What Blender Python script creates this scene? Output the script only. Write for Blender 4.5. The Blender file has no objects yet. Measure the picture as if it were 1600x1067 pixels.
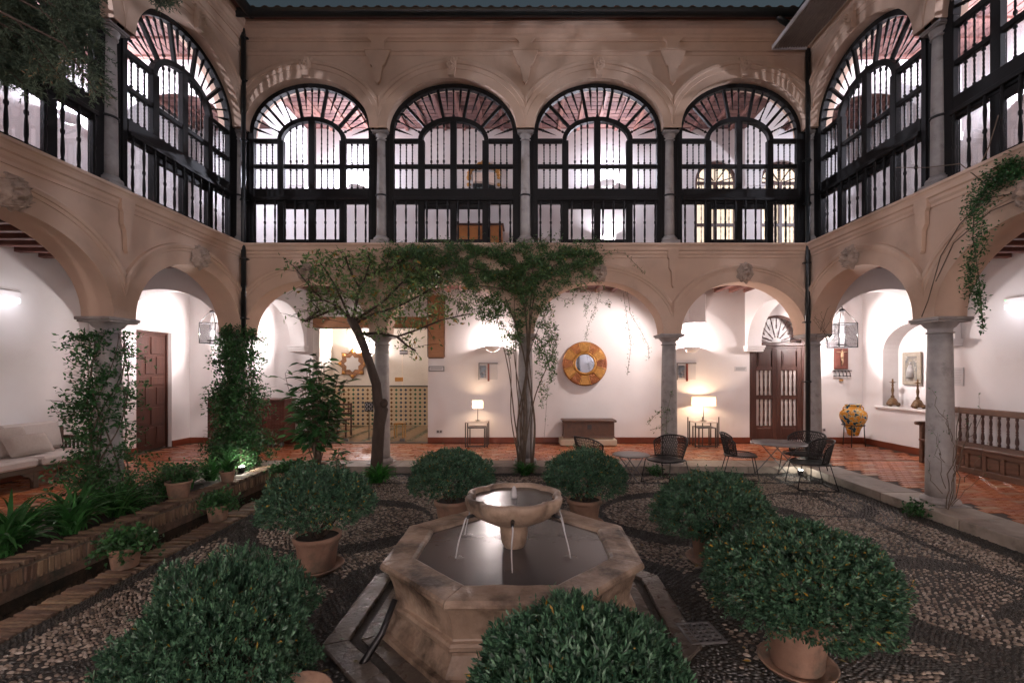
import bpy, math, random
import numpy as np
from mathutils import Vector, Matrix, noise as mnoise
PI = math.pi
rad = math.radians
R = random.Random(7)
RS = np.random.RandomState(11)
scene = bpy.context.scene
C = scene.collection

# ------------------------------------------------------------------ camera, sky, exposure
CAMZ = 1.74
cam_data = bpy.data.cameras.new('camera')
cam = bpy.data.objects.new('camera', cam_data); C.objects.link(cam)
cam.location = (0, 0, CAMZ); cam.rotation_euler = (PI / 2, 0, 0)
cam_data.sensor_width = 36; cam_data.lens = 16.0
cam_data.shift_x = -25 / 1600; cam_data.shift_y = 46.5 / 1600
cam_data.clip_start = 0.05; cam_data.clip_end = 500
scene.camera = cam

world = bpy.data.worlds.new("World"); scene.world = world; world.use_nodes = True
wn = world.node_tree.nodes; wl = world.node_tree.links
sky = wn.new('ShaderNodeTexSky'); sky.sky_type = 'NISHITA'; sky.sun_disc = False
sky.sun_elevation = rad(1.0); sky.sun_rotation = rad(200); sky.altitude = 700
wl.new(sky.outputs[0], wn['Background'].inputs[0]); wn['Background'].inputs[1].default_value = 0.08

scene.view_settings.view_transform = 'Standard'; scene.view_settings.look = 'None'
scene.view_settings.exposure = 0.4; scene.view_settings.gamma = 1.0
scene.view_settings.use_curve_mapping = False
cy = scene.cycles
cy.use_denoising = True
cy.max_bounces = 8; cy.diffuse_bounces = 5; cy.glossy_bounces = 3; cy.transmission_bounces = 4
cy.transparent_max_bounces = 12; cy.caustics_reflective = False; cy.caustics_refractive = False
cy.sample_clamp_indirect = 4.0; cy.use_adaptive_sampling = True; cy.adaptive_threshold = 0.008

LAMP = 5.0           # one scale for every lamp of the place
def lamp(parent, loc, watts, col=(1, .80, .70), size=.05, kind='POINT', rot=None, name='bulb', spot=None, blend=.6):
    d = bpy.data.lights.new(name, kind); d.energy = watts * LAMP; d.color = col
    if kind == 'AREA':
        d.shape = 'RECTANGLE'; d.size = size[0]; d.size_y = size[1]
    else: d.shadow_soft_size = size
    if spot: d.spot_size = spot; d.spot_blend = blend
    o = bpy.data.objects.new(name, d); C.objects.link(o); o.location = loc
    if rot: o.rotation_euler = rot
    if parent: o.parent = parent
    return o

def wp(x, y, Y):
    "a point of the place at depth Y, read off the 1600 px photograph"
    return ((x - 825) * Y / 711.1, Y, CAMZ - (y - 580) * Y / 711.1)

# ------------------------------------------------------------------ mesh helpers
class MB:
    def __init__(s): s.v = []; s.f = []; s.sm = []
    def add(s, vs, fs, smooth=False):
        n = len(s.v); s.v += [tuple(v) for v in vs]
        for f in fs: s.f.append(tuple(i + n for i in f)); s.sm.append(smooth)
        return s
    def box(s, x0, x1, y0, y1, z0, z1, c=0.0, M=None):
        if c > 0:
            c = min(c, (x1-x0)/3, (y1-y0)/3, (z1-z0)/3)
            vs = []; idx = {}
            for i, X in enumerate((x0, x1)):
                for j, Y in enumerate((y0, y1)):
                    for k, Z in enumerate((z0, z1)):
                        sx = 1-2*i; sy = 1-2*j; sz = 1-2*k
                        for a, p in enumerate(((X, Y+sy*c, Z+sz*c), (X+sx*c, Y, Z+sz*c), (X+sx*c, Y+sy*c, Z))):
                            idx[i, j, k, a] = len(vs); vs.append(p)
            fs = []
            g = lambda i, j, k, a: idx[i, j, k, a]
            for i in (0, 1):
                fs.append([g(i,0,0,0), g(i,1,0,0), g(i,1,1,0), g(i,0,1,0)])
                fs.append([g(0,i,0,1), g(1,i,0,1), g(1,i,1,1), g(0,i,1,1)])
                fs.append([g(0,0,i,2), g(1,0,i,2), g(1,1,i,2), g(0,1,i,2)])
            for i in (0, 1):
                for j in (0, 1):
                    fs.append([g(i,j,0,0), g(i,j,0,1), g(i,j,1,1), g(i,j,1,0)])
                    fs.append([g(i,0,j,0), g(i,0,j,2), g(i,1,j,2), g(i,1,j,0)])
                    fs.append([g(0,i,j,1), g(0,i,j,2), g(1,i,j,2), g(1,i,j,1)])
                    for k in (0, 1): fs.append([g(i,j,k,0), g(i,j,k,1), g(i,j,k,2)])
        else:
            vs = [(x0,y0,z0),(x1,y0,z0),(x1,y1,z0),(x0,y1,z0),(x0,y0,z1),(x1,y0,z1),(x1,y1,z1),(x0,y1,z1)]
            fs = [(0,3,2,1),(4,5,6,7),(0,1,5,4),(1,2,6,5),(2,3,7,6),(3,0,4,7)]
        if M is not None: vs = [M @ Vector(v) for v in vs]
        return s.add(vs, fs)
    def lathe(s, prof, n=16, c=(0, 0, 0), rf=None, smooth=True, cap=True, M=None, ph=0):
        vs = []
        for (r, z) in prof:
            for k in range(n):
                a = ph + 2*PI*k/n; q = rf(a) if rf else 1
                vs.append((c[0]+r*q*math.cos(a), c[1]+r*q*math.sin(a), c[2]+z))
        m = len(prof)
        if M is not None: vs = [M @ Vector(v) for v in vs]
        fs = [(i*n+k, i*n+(k+1) % n, (i+1)*n+(k+1) % n, (i+1)*n+k) for i in range(m-1) for k in range(n)]
        s.add(vs, fs, smooth)
        if cap:
            b = len(s.v)-len(vs)
            if prof[0][0] > 1e-4: s.f.append(tuple(b+k for k in range(n))[::-1]); s.sm.append(False)
            if prof[-1][0] > 1e-4: s.f.append(tuple(b+(m-1)*n+k for k in range(n))); s.sm.append(False)
        return s
    def tube(s, pts, r, n=6, smooth=True, closed=False):
        pts = [Vector(p) for p in pts]; m = len(pts)
        rs = r if hasattr(r, '__len__') else [r]*m
        vs = []; nrm = None
        for i, p in enumerate(pts):
            if closed: t = pts[(i+1) % m]-pts[i-1]
            else: t = pts[min(i+1, m-1)]-pts[max(i-1, 0)]
            if t.length < 1e-9: t = Vector((0, 0, 1))
            t.normalize()
            if nrm is None:
                nrm = t.orthogonal().normalized()
            else:
                nrm = nrm - t*nrm.dot(t)
                if nrm.length < 1e-6: nrm = t.orthogonal()
                nrm.normalize()
            b = t.cross(nrm)
            for k in range(n):
                a = 2*PI*k/n
                vs.append(p + (nrm*math.cos(a)+b*math.sin(a))*rs[i])
        fs = [(i*n+k, i*n+(k+1) % n, (i+1)*n+(k+1) % n, (i+1)*n+k) for i in range(m-1) for k in range(n)]
        if closed:
            fs += [((m-1)*n+k, (m-1)*n+(k+1) % n, (k+1) % n, k) for k in range(n)]
        else:
            fs += [tuple(range(n))[::-1], tuple((m-1)*n+k for k in range(n))]
        return s.add(vs, fs, smooth)
    def prism(s, poly, y0, y1, M=None):
        "poly = (x, z) outline extruded along y"
        n = len(poly)
        vs = [(x, y0, z) for x, z in poly]+[(x, y1, z) for x, z in poly]
        fs = [tuple(range(n)), tuple(range(n, 2*n))[::-1]]+[(i, i+n, (i+1) % n+n, (i+1) % n) for i in range(n)]
        if M is not None: vs = [M @ Vector(v) for v in vs]
        return s.add(vs, fs)
    def ball(s, c, r, n=10, m=6, M=None):
        rr = r if hasattr(r, '__len__') else (r, r, r)
        vs = []; 
        for i in range(m+1):
            t = PI*i/m
            for k in range(n):
                a = 2*PI*k/n
                vs.append((c[0]+rr[0]*math.sin(t)*math.cos(a), c[1]+rr[1]*math.sin(t)*math.sin(a), c[2]+rr[2]*math.cos(t)))
        if M is not None: vs = [M @ Vector(v) for v in vs]
        fs = [(i*n+k, (i+1)*n+k, (i+1)*n+(k+1) % n, i*n+(k+1) % n) for i in range(m) for k in range(n)]
        return s.add(vs, fs, True)
    def mesh(s, name, mat=None):
        me = bpy.data.meshes.new(name); me.from_pydata([tuple(v) for v in s.v], [], s.f)
        me.polygons.foreach_set('use_smooth', s.sm); me.update()
        if mat: me.materials.append(mat)
        return me

def link(name, me, parent=None, loc=None, rot=None, scale=None, **props):
    o = bpy.data.objects.new(name, me); C.objects.link(o)
    if parent: o.parent = parent
    if loc is not None: o.location = loc
    if rot is not None: o.rotation_euler = rot
    if scale is not None: o.scale = scale
    for k, v in props.items():
        if v: o[k] = v
    return o
def part(name, mb, mat, parent=None, **kw): return link(name, mb.mesh(name, mat) if isinstance(mb, MB) else mb, parent, **kw)
def thing(name, label, category, loc=(0, 0, 0), rz=0, group=None):
    return link(name, None, None, loc, (0, 0, rz), label=label, category=category, group=group)
def struct(name, mb, mat, parent=None, **kw):
    o = part(name, mb, mat, parent, **kw); o['kind'] = 'structure'; return o
def dup(root, loc=None, rz=None, label=None, group=None):
    m = {}
    def cp(o, par):
        c = o.copy(); C.objects.link(c); c.parent = par
        for ch in o.children: cp(ch, c)
        return c
    r = cp(root, root.parent)
    if loc is not None: r.location = loc
    if rz is not None: r.rotation_euler = (0, 0, rz)
    if label: r['label'] = label
    if group: r['group'] = group
    return r

def npmesh(name, V, F, mat, tint=None, smooth=False, off=(0, 0, 0)):
    V = np.asarray(V, dtype=np.float32)-np.array(off, dtype=np.float32); F = np.asarray(F, dtype=np.int32)
    me = bpy.data.meshes.new(name)
    me.vertices.add(len(V)); me.vertices.foreach_set('co', V.ravel())
    k = F.shape[1]
    me.loops.add(F.size); me.loops.foreach_set('vertex_index', F.ravel())
    me.polygons.add(len(F)); me.polygons.foreach_set('loop_start', np.arange(0, F.size, k, dtype=np.int32))
    me.polygons.foreach_set('loop_total', np.full(len(F), k, dtype=np.int32))
    if smooth: me.polygons.foreach_set('use_smooth', np.ones(len(F), dtype=bool))
    if tint is not None:
        a = me.attributes.new('tint', 'FLOAT', 'POINT'); a.data.foreach_set('value', np.asarray(tint, dtype=np.float32))
    me.update(); me.validate()
    if mat: me.materials.append(mat)
    return me

def unit(a): return a/np.maximum(np.linalg.norm(a, axis=-1, keepdims=True), 1e-9)
def rdir(n, rs=RS): return unit(rs.normal(size=(n, 3)))

LEAF = {'ovate': (np.array([(0,0,0),(.42,0,-.10),(1,0,-.05),(.38,.5,.0),(.38,-.5,.0)]), np.array([(0,1,3),(1,2,3),(0,4,1),(4,2,1)])),
        'obovate': (np.array([(0,0,0),(.6,0,-.06),(1,0,.02),(.62,.5,.02),(.62,-.5,.02)]), np.array([(0,1,3),(1,2,3),(0,4,1),(4,2,1)])),
        'big': (np.array([(0,0,0),(.3,0,-.05),(.65,0,-.07),(1,0,-.16),(.28,.42,.02),(.65,.40,-.0),(.28,-.42,.02),(.65,-.40,-.0)]),
                np.array([(0,1,4),(1,2,5),(1,5,4),(2,3,5),(0,6,1),(1,6,2),(6,7,2),(2,7,3)]))}
def leaves(P, D, N, L, W, tint, kind='ovate'):
    P = np.asarray(P); D = unit(np.asarray(D)); S = unit(np.cross(D, N)); Nn = np.cross(S, D)
    T, F = LEAF[kind]; n = len(P); k = len(T)
    L = np.broadcast_to(np.asarray(L, float), (n,)); W = np.broadcast_to(np.asarray(W, float), (n,))
    V = (P[:, None, :] + D[:, None, :]*(T[None, :, 0:1]*L[:, None, None]) + S[:, None, :]*(T[None, :, 1:2]*W[:, None, None])
         + Nn[:, None, :]*(T[None, :, 2:3]*L[:, None, None]))
    FF = F[None]+(np.arange(n)*k)[:, None, None]
    return V.reshape(-1, 3), FF.reshape(-1, 3), np.repeat(np.broadcast_to(tint, (n,)), k)
def merge(parts):
    V = []; F = []; T = []; o = 0
    for v, f, t in parts: V.append(v); F.append(f+o); T.append(t); o += len(v)
    return np.concatenate(V), np.concatenate(F), np.concatenate(T)

# ------------------------------------------------------------------ materials
def new_mat(name):
    m = bpy.data.materials.new(name); m.use_nodes = True
    return m, m.node_tree.nodes, m.node_tree.links, m.node_tree.nodes['Principled BSDF']
def rgb(c): return (c[0], c[1], c[2], 1)
def pmat(name, c1, c2=None, scale=4, rough=.7, bump=.15, bscale=30, spec=.5, c3=None, s3=.8, t3=(.52, .68), metal=0,
         rnd=0, tint=False, r2=None, stretch=None, bdist=.01, coat=0):
    m, N, L, B = new_mat(name)
    c2 = c2 or tuple(x*.75 for x in c1)
    tc = N.new('ShaderNodeTexCoord'); src = tc.outputs['Object']
    if stretch:
        mp = N.new('ShaderNodeMapping'); mp.inputs['Scale'].default_value = stretch; L.new(src, mp.inputs[0]); src = mp.outputs[0]
    n1 = N.new('ShaderNodeTexNoise'); n1.inputs['Scale'].default_value = scale; n1.inputs['Detail'].default_value = 6
    n1.inputs['Roughness'].default_value = .6; L.new(src, n1.inputs['Vector'])
    rp = N.new('ShaderNodeValToRGB'); rp.color_ramp.elements[0].position = .3; rp.color_ramp.elements[1].position = .7
    rp.color_ramp.elements[0].color = rgb(c1); rp.color_ramp.elements[1].color = rgb(c2)
    L.new(n1.outputs[0], rp.inputs[0]); col = rp.outputs[0]
    def mix(fac, a, b, mode='MIX'):
        x = N.new('ShaderNodeMix'); x.data_type = 'RGBA'; x.blend_type = mode
        for inp, v in ((x.inputs[0], fac), (x.inputs[6], a), (x.inputs[7], b)):
            if hasattr(v, 'is_linked'): L.new(v, inp)
            elif isinstance(v, tuple): inp.default_value = rgb(v)
            else: inp.default_value = v
        return x.outputs[2]
    if c3:
        n3 = N.new('ShaderNodeTexNoise'); n3.inputs['Scale'].default_value = s3; n3.inputs['Detail'].default_value = 8
        n3.inputs['Roughness'].default_value = .65; L.new(src, n3.inputs['Vector'])
        r3 = N.new('ShaderNodeMapRange'); r3.inputs[1].default_value = t3[0]; r3.inputs[2].default_value = t3[1]
        L.new(n3.outputs[0], r3.inputs[0]); col = mix(r3.outputs[0], col, c3)
    if rnd or tint:
        oi = N.new('ShaderNodeObjectInfo'); at = N.new('ShaderNodeAttribute'); at.attribute_name = 'tint'
        ad = N.new('ShaderNodeMath'); ad.operation = 'ADD'; L.new(oi.outputs['Random'], ad.inputs[0]); L.new(at.outputs['Fac'], ad.inputs[1])
        fr = N.new('ShaderNodeMath'); fr.operation = 'FRACT'; L.new(ad.outputs[0], fr.inputs[0])
        src_t = fr.outputs[0] if not tint else at.outputs['Fac']
        mr = N.new('ShaderNodeMapRange'); k = rnd or .35
        mr.inputs[3].default_value = 1-k; mr.inputs[4].default_value = 1+k; L.new(src_t, mr.inputs[0])
        hs = N.new('ShaderNodeHueSaturation'); L.new(col, hs.inputs['Color']); L.new(mr.outputs[0], hs.inputs['Value'])
        mh = N.new('ShaderNodeMapRange'); mh.inputs[3].default_value = .5-.03*k; mh.inputs[4].default_value = .5+.03*k
        L.new(src_t, mh.inputs[0]); L.new(mh.outputs[0], hs.inputs['Hue']); col = hs.outputs[0]
    L.new(col, B.inputs['Base Color'])
    B.inputs['Roughness'].default_value = rough; B.inputs['Metallic'].default_value = metal
    B.inputs['Specular IOR Level'].default_value = spec
    if coat: B.inputs['Coat Weight'].default_value = coat; B.inputs['Coat Roughness'].default_value = .15
    if r2 is not None:
        rr = N.new('ShaderNodeMapRange'); rr.inputs[1].default_value = .35; rr.inputs[2].default_value = .65
        rr.inputs[3].default_value = rough; rr.inputs[4].default_value = r2; L.new(n1.outputs[0], rr.inputs[0]); L.new(rr.outputs[0], B.inputs['Roughness'])
    if bump:
        nb = N.new('ShaderNodeTexNoise'); nb.inputs['Scale'].default_value = bscale; nb.inputs['Detail'].default_value = 5; L.new(src, nb.inputs['Vector'])
        bp = N.new('ShaderNodeBump'); bp.inputs['Strength'].default_value = bump; bp.inputs['Distance'].default_value = bdist
        L.new(nb.outputs[0], bp.inputs['Height']); L.new(bp.outputs[0], B.inputs['Normal'])
    return m
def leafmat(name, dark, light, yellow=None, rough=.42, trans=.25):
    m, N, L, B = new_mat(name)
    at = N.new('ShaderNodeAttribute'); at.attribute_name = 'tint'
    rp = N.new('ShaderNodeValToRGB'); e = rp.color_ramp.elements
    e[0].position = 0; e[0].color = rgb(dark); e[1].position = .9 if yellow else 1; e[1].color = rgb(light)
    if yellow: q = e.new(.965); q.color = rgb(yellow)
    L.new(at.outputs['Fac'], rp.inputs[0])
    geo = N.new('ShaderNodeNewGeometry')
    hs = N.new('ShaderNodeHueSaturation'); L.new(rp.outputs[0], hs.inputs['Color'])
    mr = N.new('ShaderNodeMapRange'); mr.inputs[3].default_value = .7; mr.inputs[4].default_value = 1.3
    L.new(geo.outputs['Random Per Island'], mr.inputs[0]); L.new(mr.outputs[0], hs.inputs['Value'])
    L.new(hs.outputs[0], B.inputs['Base Color']); B.inputs['Roughness'].default_value = rough
    B.inputs['Specular IOR Level'].default_value = .5
    tr = N.new('ShaderNodeBsdfTranslucent'); L.new(hs.outputs[0], tr.inputs[0])
    mx = N.new('ShaderNodeMixShader'); mx.inputs[0].default_value = trans
    L.new(B.outputs[0], mx.inputs[1]); L.new(tr.outputs[0], mx.inputs[2]); L.new(mx.outputs[0], N['Material Output'].inputs[0])
    return m
def emat(name, col, s):
    m, N, L, B = new_mat(name)
    B.inputs['Base Color'].default_value = rgb(col); B.inputs['Emission Color'].default_value = rgb(col); B.inputs['Emission Strength'].default_value = s
    return m
def glassmat(name, tint=(.95, .97, .98), k=1.0, rough=.01):
    m, N, L, B = new_mat(name); N.remove(B)
    fr = N.new('ShaderNodeFresnel'); fr.inputs[0].default_value = 1.5
    mu = N.new('ShaderNodeMath'); mu.operation = 'MULTIPLY'; mu.inputs[1].default_value = k; L.new(fr.outputs[0], mu.inputs[0])
    t = N.new('ShaderNodeBsdfTransparent'); t.inputs[0].default_value = rgb(tint)
    g = N.new('ShaderNodeBsdfGlossy'); g.inputs['Roughness'].default_value = rough
    mx = N.new('ShaderNodeMixShader'); L.new(mu.outputs[0], mx.inputs[0]); L.new(t.outputs[0], mx.inputs[1]); L.new(g.outputs[0], mx.inputs[2])
    L.new(mx.outputs[0], N['Material Output'].inputs[0]); return m

M = {}
M['facade'] = pmat('facade_plaster', (.67, .485, .365), (.59, .42, .32), 2.2, .85, .12, 30, c3=(.53, .385, .295), s3=1.1, t3=(.54, .72), spec=.25)
M['mask'] = pmat('weathered_relief', (.50, .39, .315), (.38, .29, .235), 16, .85, .6, 60, c3=(.22, .165, .135), s3=9, t3=(.5, .66), spec=.2)
M['white'] = pmat('white_plaster', (.80, .765, .755), (.755, .715, .705), 1.6, .8, .12, 14, c3=(.69, .645, .63), s3=.9, t3=(.56, .80), spec=.25)
M['marble'] = pmat('grey_marble', (.42, .385, .36), (.29, .265, .255), 7, .55, .2, 35, c3=(.20, .18, .165), s3=5, t3=(.56, .7))
M['stone'] = pmat('kerb_stone', (.37, .31, .26), (.27, .225, .185), 6, .6, .4, 35, c3=(.16, .135, .11), s3=2.2, rnd=.2)
M['fountain'] = pmat('fountain_stone', (.50, .375, .28), (.24, .165, .115), 4, .30, .7, 24, c3=(.05, .033, .022), s3=2.4, t3=(.46, .64), r2=.60)
M['wetstone'] = pmat('wet_stone', (.13, .10, .078), (.07, .055, .045), 6, .16, .7, 30, c3=(.2, .16, .125), s3=3, r2=.5)
M['darkwood'] = pmat('dark_painted_wood', (.009, .0075, .0075), (.006, .0055, .0055), 12, .6, .15, 40, spec=.25)
M['brownwood'] = pmat('brown_wood', (.085, .031, .020), (.05, .019, .013), 3, .42, .2, 20, stretch=(8, 8, 1))
M['benchwood'] = pmat('bench_wood', (.16, .078, .045), (.085, .04, .024), 4, .5, .3, 25, stretch=(6, 1, 6))
M['joist'] = pmat('red_joist', (.18, .072, .055), (.11, .045, .036), 4, .6, .25, 25, rnd=.2)
M['ceilbrick'] = pmat('ceiling_brick', (.145, .064, .052), (.095, .043, .037), 6, .75, .3, 35, rnd=.3)
M['gap'] = pmat('mortar_dark', (.07, .04, .03), (.045, .027, .02), 9, .85, .3, 40)
M['tile'] = pmat('terracotta_floor', (.50, .165, .065), (.34, .095, .038), 7, .22, .18, 30, c3=(.58, .30, .18), s3=3, t3=(.55, .75), rnd=.20, r2=.42)
M['inset'] = pmat('pale_inset', (.52, .30, .18), (.40, .21, .12), 8, .3, .15, 30, rnd=.25)
M['skirt'] = pmat('skirting', (.20, .048, .022), (.13, .03, .015), 4, .3, .1, 20)
M['terracotta'] = pmat('terracotta_pot', (.38, .235, .165), (.28, .16, .11), 6, .75, .35, 40, c3=(.17, .13, .095), s3=4.5, t3=(.48, .66), rnd=.12)
M['brick'] = pmat('planter_brick', (.27, .165, .105), (.15, .095, .062), 16, .75, .9, 40, c3=(.055, .05, .036), s3=3, t3=(.44, .62), rnd=.45)
M['mortar'] = pmat('old_mortar', (.15, .115, .085), (.09, .07, .052), 10, .85, .5, 40)
M['soil'] = pmat('soil', (.035, .024, .016), (.02, .014, .01), 20, .95, .8, 60)
M['rooftile'] = pmat('roof_tile', (.12, .075, .055), (.07, .045, .035), 8, .7, .3, 30, rnd=.3)
M['iron'] = pmat('dark_iron', (.02, .02, .022), (.013, .013, .015), 20, .4, .1, 60)
M['pipe'] = pmat('dark_pipe', (.012, .016, .017), (.008, .01, .011), 20, .35, .1, 60)
M['bark'] = pmat('bark', (.075, .05, .036), (.04, .027, .02), 12, .85, .8, 45, stretch=(1, 1, .25))
M['vinebark'] = pmat('vine_bark', (.17, .12, .085), (.09, .062, .043), 12, .8, .6, 60)
M['cloth'] = pmat('cream_cloth', (.60, .52, .48), (.55, .475, .44), 30, .9, .2, 160, spec=.2)
M['pillow'] = pmat('beige_cloth', (.42, .35, .31), (.37, .305, .27), 30, .9, .3, 160, spec=.2)
M['black'] = pmat('black_wire', (.012, .012, .013), (.01, .01, .01), 20, .4, 0)
M['grey'] = pmat('grey_paint', (.16, .15, .15), (.13, .125, .125), 20, .35, .05, 60)
M['gold'] = pmat('gilt', (.55, .27, .06), (.30, .13, .025), 25, .35, .8, 50, metal=.35)
M['copper'] = pmat('embossed_copper', (.40, .13, .03), (.13, .035, .01), 26, .36, 1.0, 45, metal=.3, rnd=.25, bdist=.02)
M['mirror'] = pmat('mirror_glass', (.75, .77, .8), (.74, .76, .79), 2, .03, 0, metal=1)
M['cream'] = pmat('cream_box', (.55, .45, .33), (.48, .39, .28), 6, .6, .05, 20)
M['parch'] = pmat('lamp_shade', (.85, .72, .52), (.8, .67, .46), 9, .8, .1, 60)
M['concrete'] = pmat('pebble_mortar', (.05, .04, .032), (.03, .025, .02), 14, .7, .6, 50)
M['pebble'] = None
M['glass'] = glassmat('window_glass', (.96, .975, .99), .45)
M['clearglass'] = glassmat('lantern_glass', (.96, .97, .98), .6)
M['plaque'] = pmat('plaque_white', (.62, .60, .60), (.58, .56, .56), 6, .5, 0)
M['bulb'] = emat('glowing_bulb', (1, .9, .82), 14)
M['panel_lit'] = emat('lit_window_glow', (1.0, .82, .60), .75)
# ------------------------------------------------------------------ the four arcaded fronts
XL, XR, YB, YS = -5.34, 5.24, 8.50, -1.86      # faces of the fronts
THK = .40
ZS1, B1, ZS2, B2 = 2.44, .98, 6.28, .925       # spring heights and rises of lower and upper arches
LEDGE = 4.11
NB = 4

def arch_wall(mb, L, z0, z1, ops, y0, y1, n=28, u0=0):
    "wall from u0 to L with openings (ua, ub, z_bottom, z_spring, rise)"
    def quad(a, b, c, d): mb.add([a, b, c, d], [(0, 1, 2, 3)])
    def solid(a, b, za, zb):
        if b-a < 1e-5 or zb-za < 1e-5: return
        quad((a, y0, za), (b, y0, za), (b, y0, zb), (a, y0, zb)); quad((b, y1, za), (a, y1, za), (a, y1, zb), (b, y1, zb))
    cur = u0
    for (ua, ub, zb, zs, rise) in ops:
        solid(cur, ua, z0, z1); solid(ua, ub, z0, zb)
        if zb > z0+1e-5: quad((ua, y0, zb), (ub, y0, zb), (ub, y1, zb), (ua, y1, zb))
        if zs > zb+1e-5:
            quad((ua, y0, zb), (ua, y1, zb), (ua, y1, zs), (ua, y0, zs)); quad((ub, y1, zb), (ub, y0, zb), (ub, y0, zs), (ub, y1, zs))
        c = (ua+ub)/2; a = (ub-ua)/2
        pts = [(c-a*math.cos(PI*i/n), zs+rise*math.sin(PI*i/n)) for i in range(n+1)] if rise > 0 else [(ua, zs), (ub, zs)]
        for yy, rev in ((y0, 0), (y1, 1)):
            for i in range(len(pts)-1):
                p, q = pts[i], pts[i+1]
                f = [(p[0], yy, p[1]), (q[0], yy, q[1]), (q[0], yy, z1), (p[0], yy, z1)]
                if rev: f.reverse()
                quad(*f)
        b = len(mb.v); mb.add([(p[0], yy, p[1]) for yy in (y0, y1) for p in pts],
               [(i, i+len(pts), i+1+len(pts), i+1) for i in range(len(pts)-1)], rise > 0)
        cur = ub
    solid(cur, L, z0, z1)
    quad((u0, y0, z0), (u0, y1, z0), (u0, y1, z1), (u0, y0, z1)); quad((L, y1, z0), (L, y0, z0), (L, y0, z1), (L, y1, z1))
    quad((u0, y0, z1), (u0, y1, z1), (L, y1, z1), (L, y0, z1)); 
    return mb

def bay_ops(b, n):
    out = []
    for k in range(n):
        ua = .25 if k == 0 else k*b+.165
        ub = n*b-.25 if k == n-1 else (k+1)*b-.165
        out.append((ua, ub))
    return out

def archivolt(mb, ua, ub, lo, hi, zs, rise, prof, n=40):
    c = (ua+ub)/2; a = (ub-ua)/2; m = len(prof); vs = []
    for i in range(n+1):
        t = PI*i/n
        for (r, p) in prof:
            u = c-(a+r)*math.cos(t); z = zs+(rise+r)*math.sin(t)
            if u < lo or u > hi: p = .022
            vs.append((min(max(u, lo), hi), -p, z))
    fs = [(i*m+j, i*m+j+1, (i+1)*m+j+1, (i+1)*m+j) for i in range(n) for j in range(m-1)]
    mb.add(vs, fs, False)

def cornice(mb, prof, L, e=.2):
    "profile of (z, out) swept along the wall, mitred in the corners"
    vs = []
    for z, p in prof: vs += [(e+p-.002, -p, z), (L-e-p+.002, -p, z)]
    mb.add(vs, [(2*i, 2*i+1, 2*i+3, 2*i+2) for i in range(len(prof)-1)])

def column(parent, x, y, z0, z1, r0, r1, ab, upper):
    col = link('column', None, parent, (x, y, z0)); H = z1-z0
    b = MB()
    if upper:
        b.box(-.165, .165, -.165, .165, 0, .10, .008); b.lathe([(.15, .10), (.158, .13), (.15, .16), (.12, .175), (.115, .20)], 20)
        s0 = .20
    else:
        b.box(-.22, .22, -.22, .22, 0, .015, .004); b.lathe([(.205, .015), (.215, .045), (.205, .07), (.175, .08), (.168, .10)], 24); s0 = .10
    part('base', b, M['marble'], col)
    cap = .16 if upper else .21
    s = MB(); pr = []
    for i in range(11):
        t = i/10; pr.append((r0+(r1-r0)*(t**1.5), s0+(H-cap-s0)*t))
    s.lathe(pr, 24); part('shaft', s, M['marble'], col)
    h = H-cap; k = MB()
    k.lathe([(r1+.004, h), (r1+.02, h+.008), (r1+.022, h+.022), (r1+.002, h+.03), (r1+.002, h+cap*.32), (r1+.03, h+cap*.42),
             (ab-.04, h+cap*.66), (ab-.03, h+cap*.7)], 24)
    k.box(-ab+.02, ab-.02, -ab+.02, ab-.02, h+cap*.68, h+cap*.80, .006); k.box(-ab, ab, -ab, ab, h+cap*.80, H, .01)
    part('capital', k, M['marble'], col)
    if upper:
        q = MB(); q.lathe([(r0+.002, .955), (r0+.012, .957), (r0+.012, .985), (r0+.002, .987)], 20, cap=False); part('iron_strap', q, M['iron'], col)
    return col

# carved keystone: a face in relief with a mane of leaves
def relief(w, h, d, seed, lion=True, n=44):
    rs = random.Random(seed); V = []; F = []
    def g(x, y, cx, cy, sx, sy): return math.exp(-((x-cx)/sx)**2-((y-cy)/sy)**2)
    curls = [(math.cos(a)*.74*(1+rs.uniform(-.08, .1)), math.sin(a)*.78*(1+rs.uniform(-.08, .1)), rs.uniform(.11, .17)) for a in [2*PI*k/13+rs.uniform(-.1, .1) for k in range(13)]]
    for j in range(n+1):
        for i in range(n+1):
            a = 2*PI*i/n; q = (j/n)
            edge = 1+.10*math.sin(a*9+seed)+.06*math.sin(a*5+2*seed)
            x = math.cos(a)*q*edge; y = math.sin(a)*q*edge
            z = .55*max(0, 1-(x*x+y*y)*1.1)**.5*1.0
            z += .45*g(x, y, 0, -.02, .12, .24)+.22*g(x, y, -.22, .2, .18, .07)+.22*g(x, y, .22, .2, .18, .07)
            z -= .35*g(x, y, -.22, .07, .1, .07)+.35*g(x, y, .22, .07, .1, .07)
            z += .18*g(x, y, -.22, .06, .05, .04)+.18*g(x, y, .22, .06, .05, .04)
            z += .25*g(x, y, -.25, -.2, .14, .14)+.25*g(x, y, .25, -.2, .14, .14)-.4*g(x, y, 0, -.36, .16, .06)+.25*g(x, y, 0, -.52, .18, .09)
            for cx, cyy, s in curls:
                dd = math.hypot(x-cx, y-cyy)/s; z += .42*math.exp(-dd*dd)*(.6+.4*math.cos(dd*5))
            z += .08*mnoise.noise(Vector((x*6, y*6, seed)))
            if q > .97: z = -.1
            V.append((x*w/2, -max(z, -.1)*d, y*h/2))
    for j in range(n):
        for i in range(n): F.append((j*(n+1)+i, (j+1)*(n+1)+i, (j+1)*(n+1)+i+1, j*(n+1)+i+1))
    m = MB(); m.add(V, F, True); return m
mask_me = [relief(.29, .38, .19, s).mesh('keystone_mask', M['mask']) for s in (1, 2, 3)]
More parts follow.
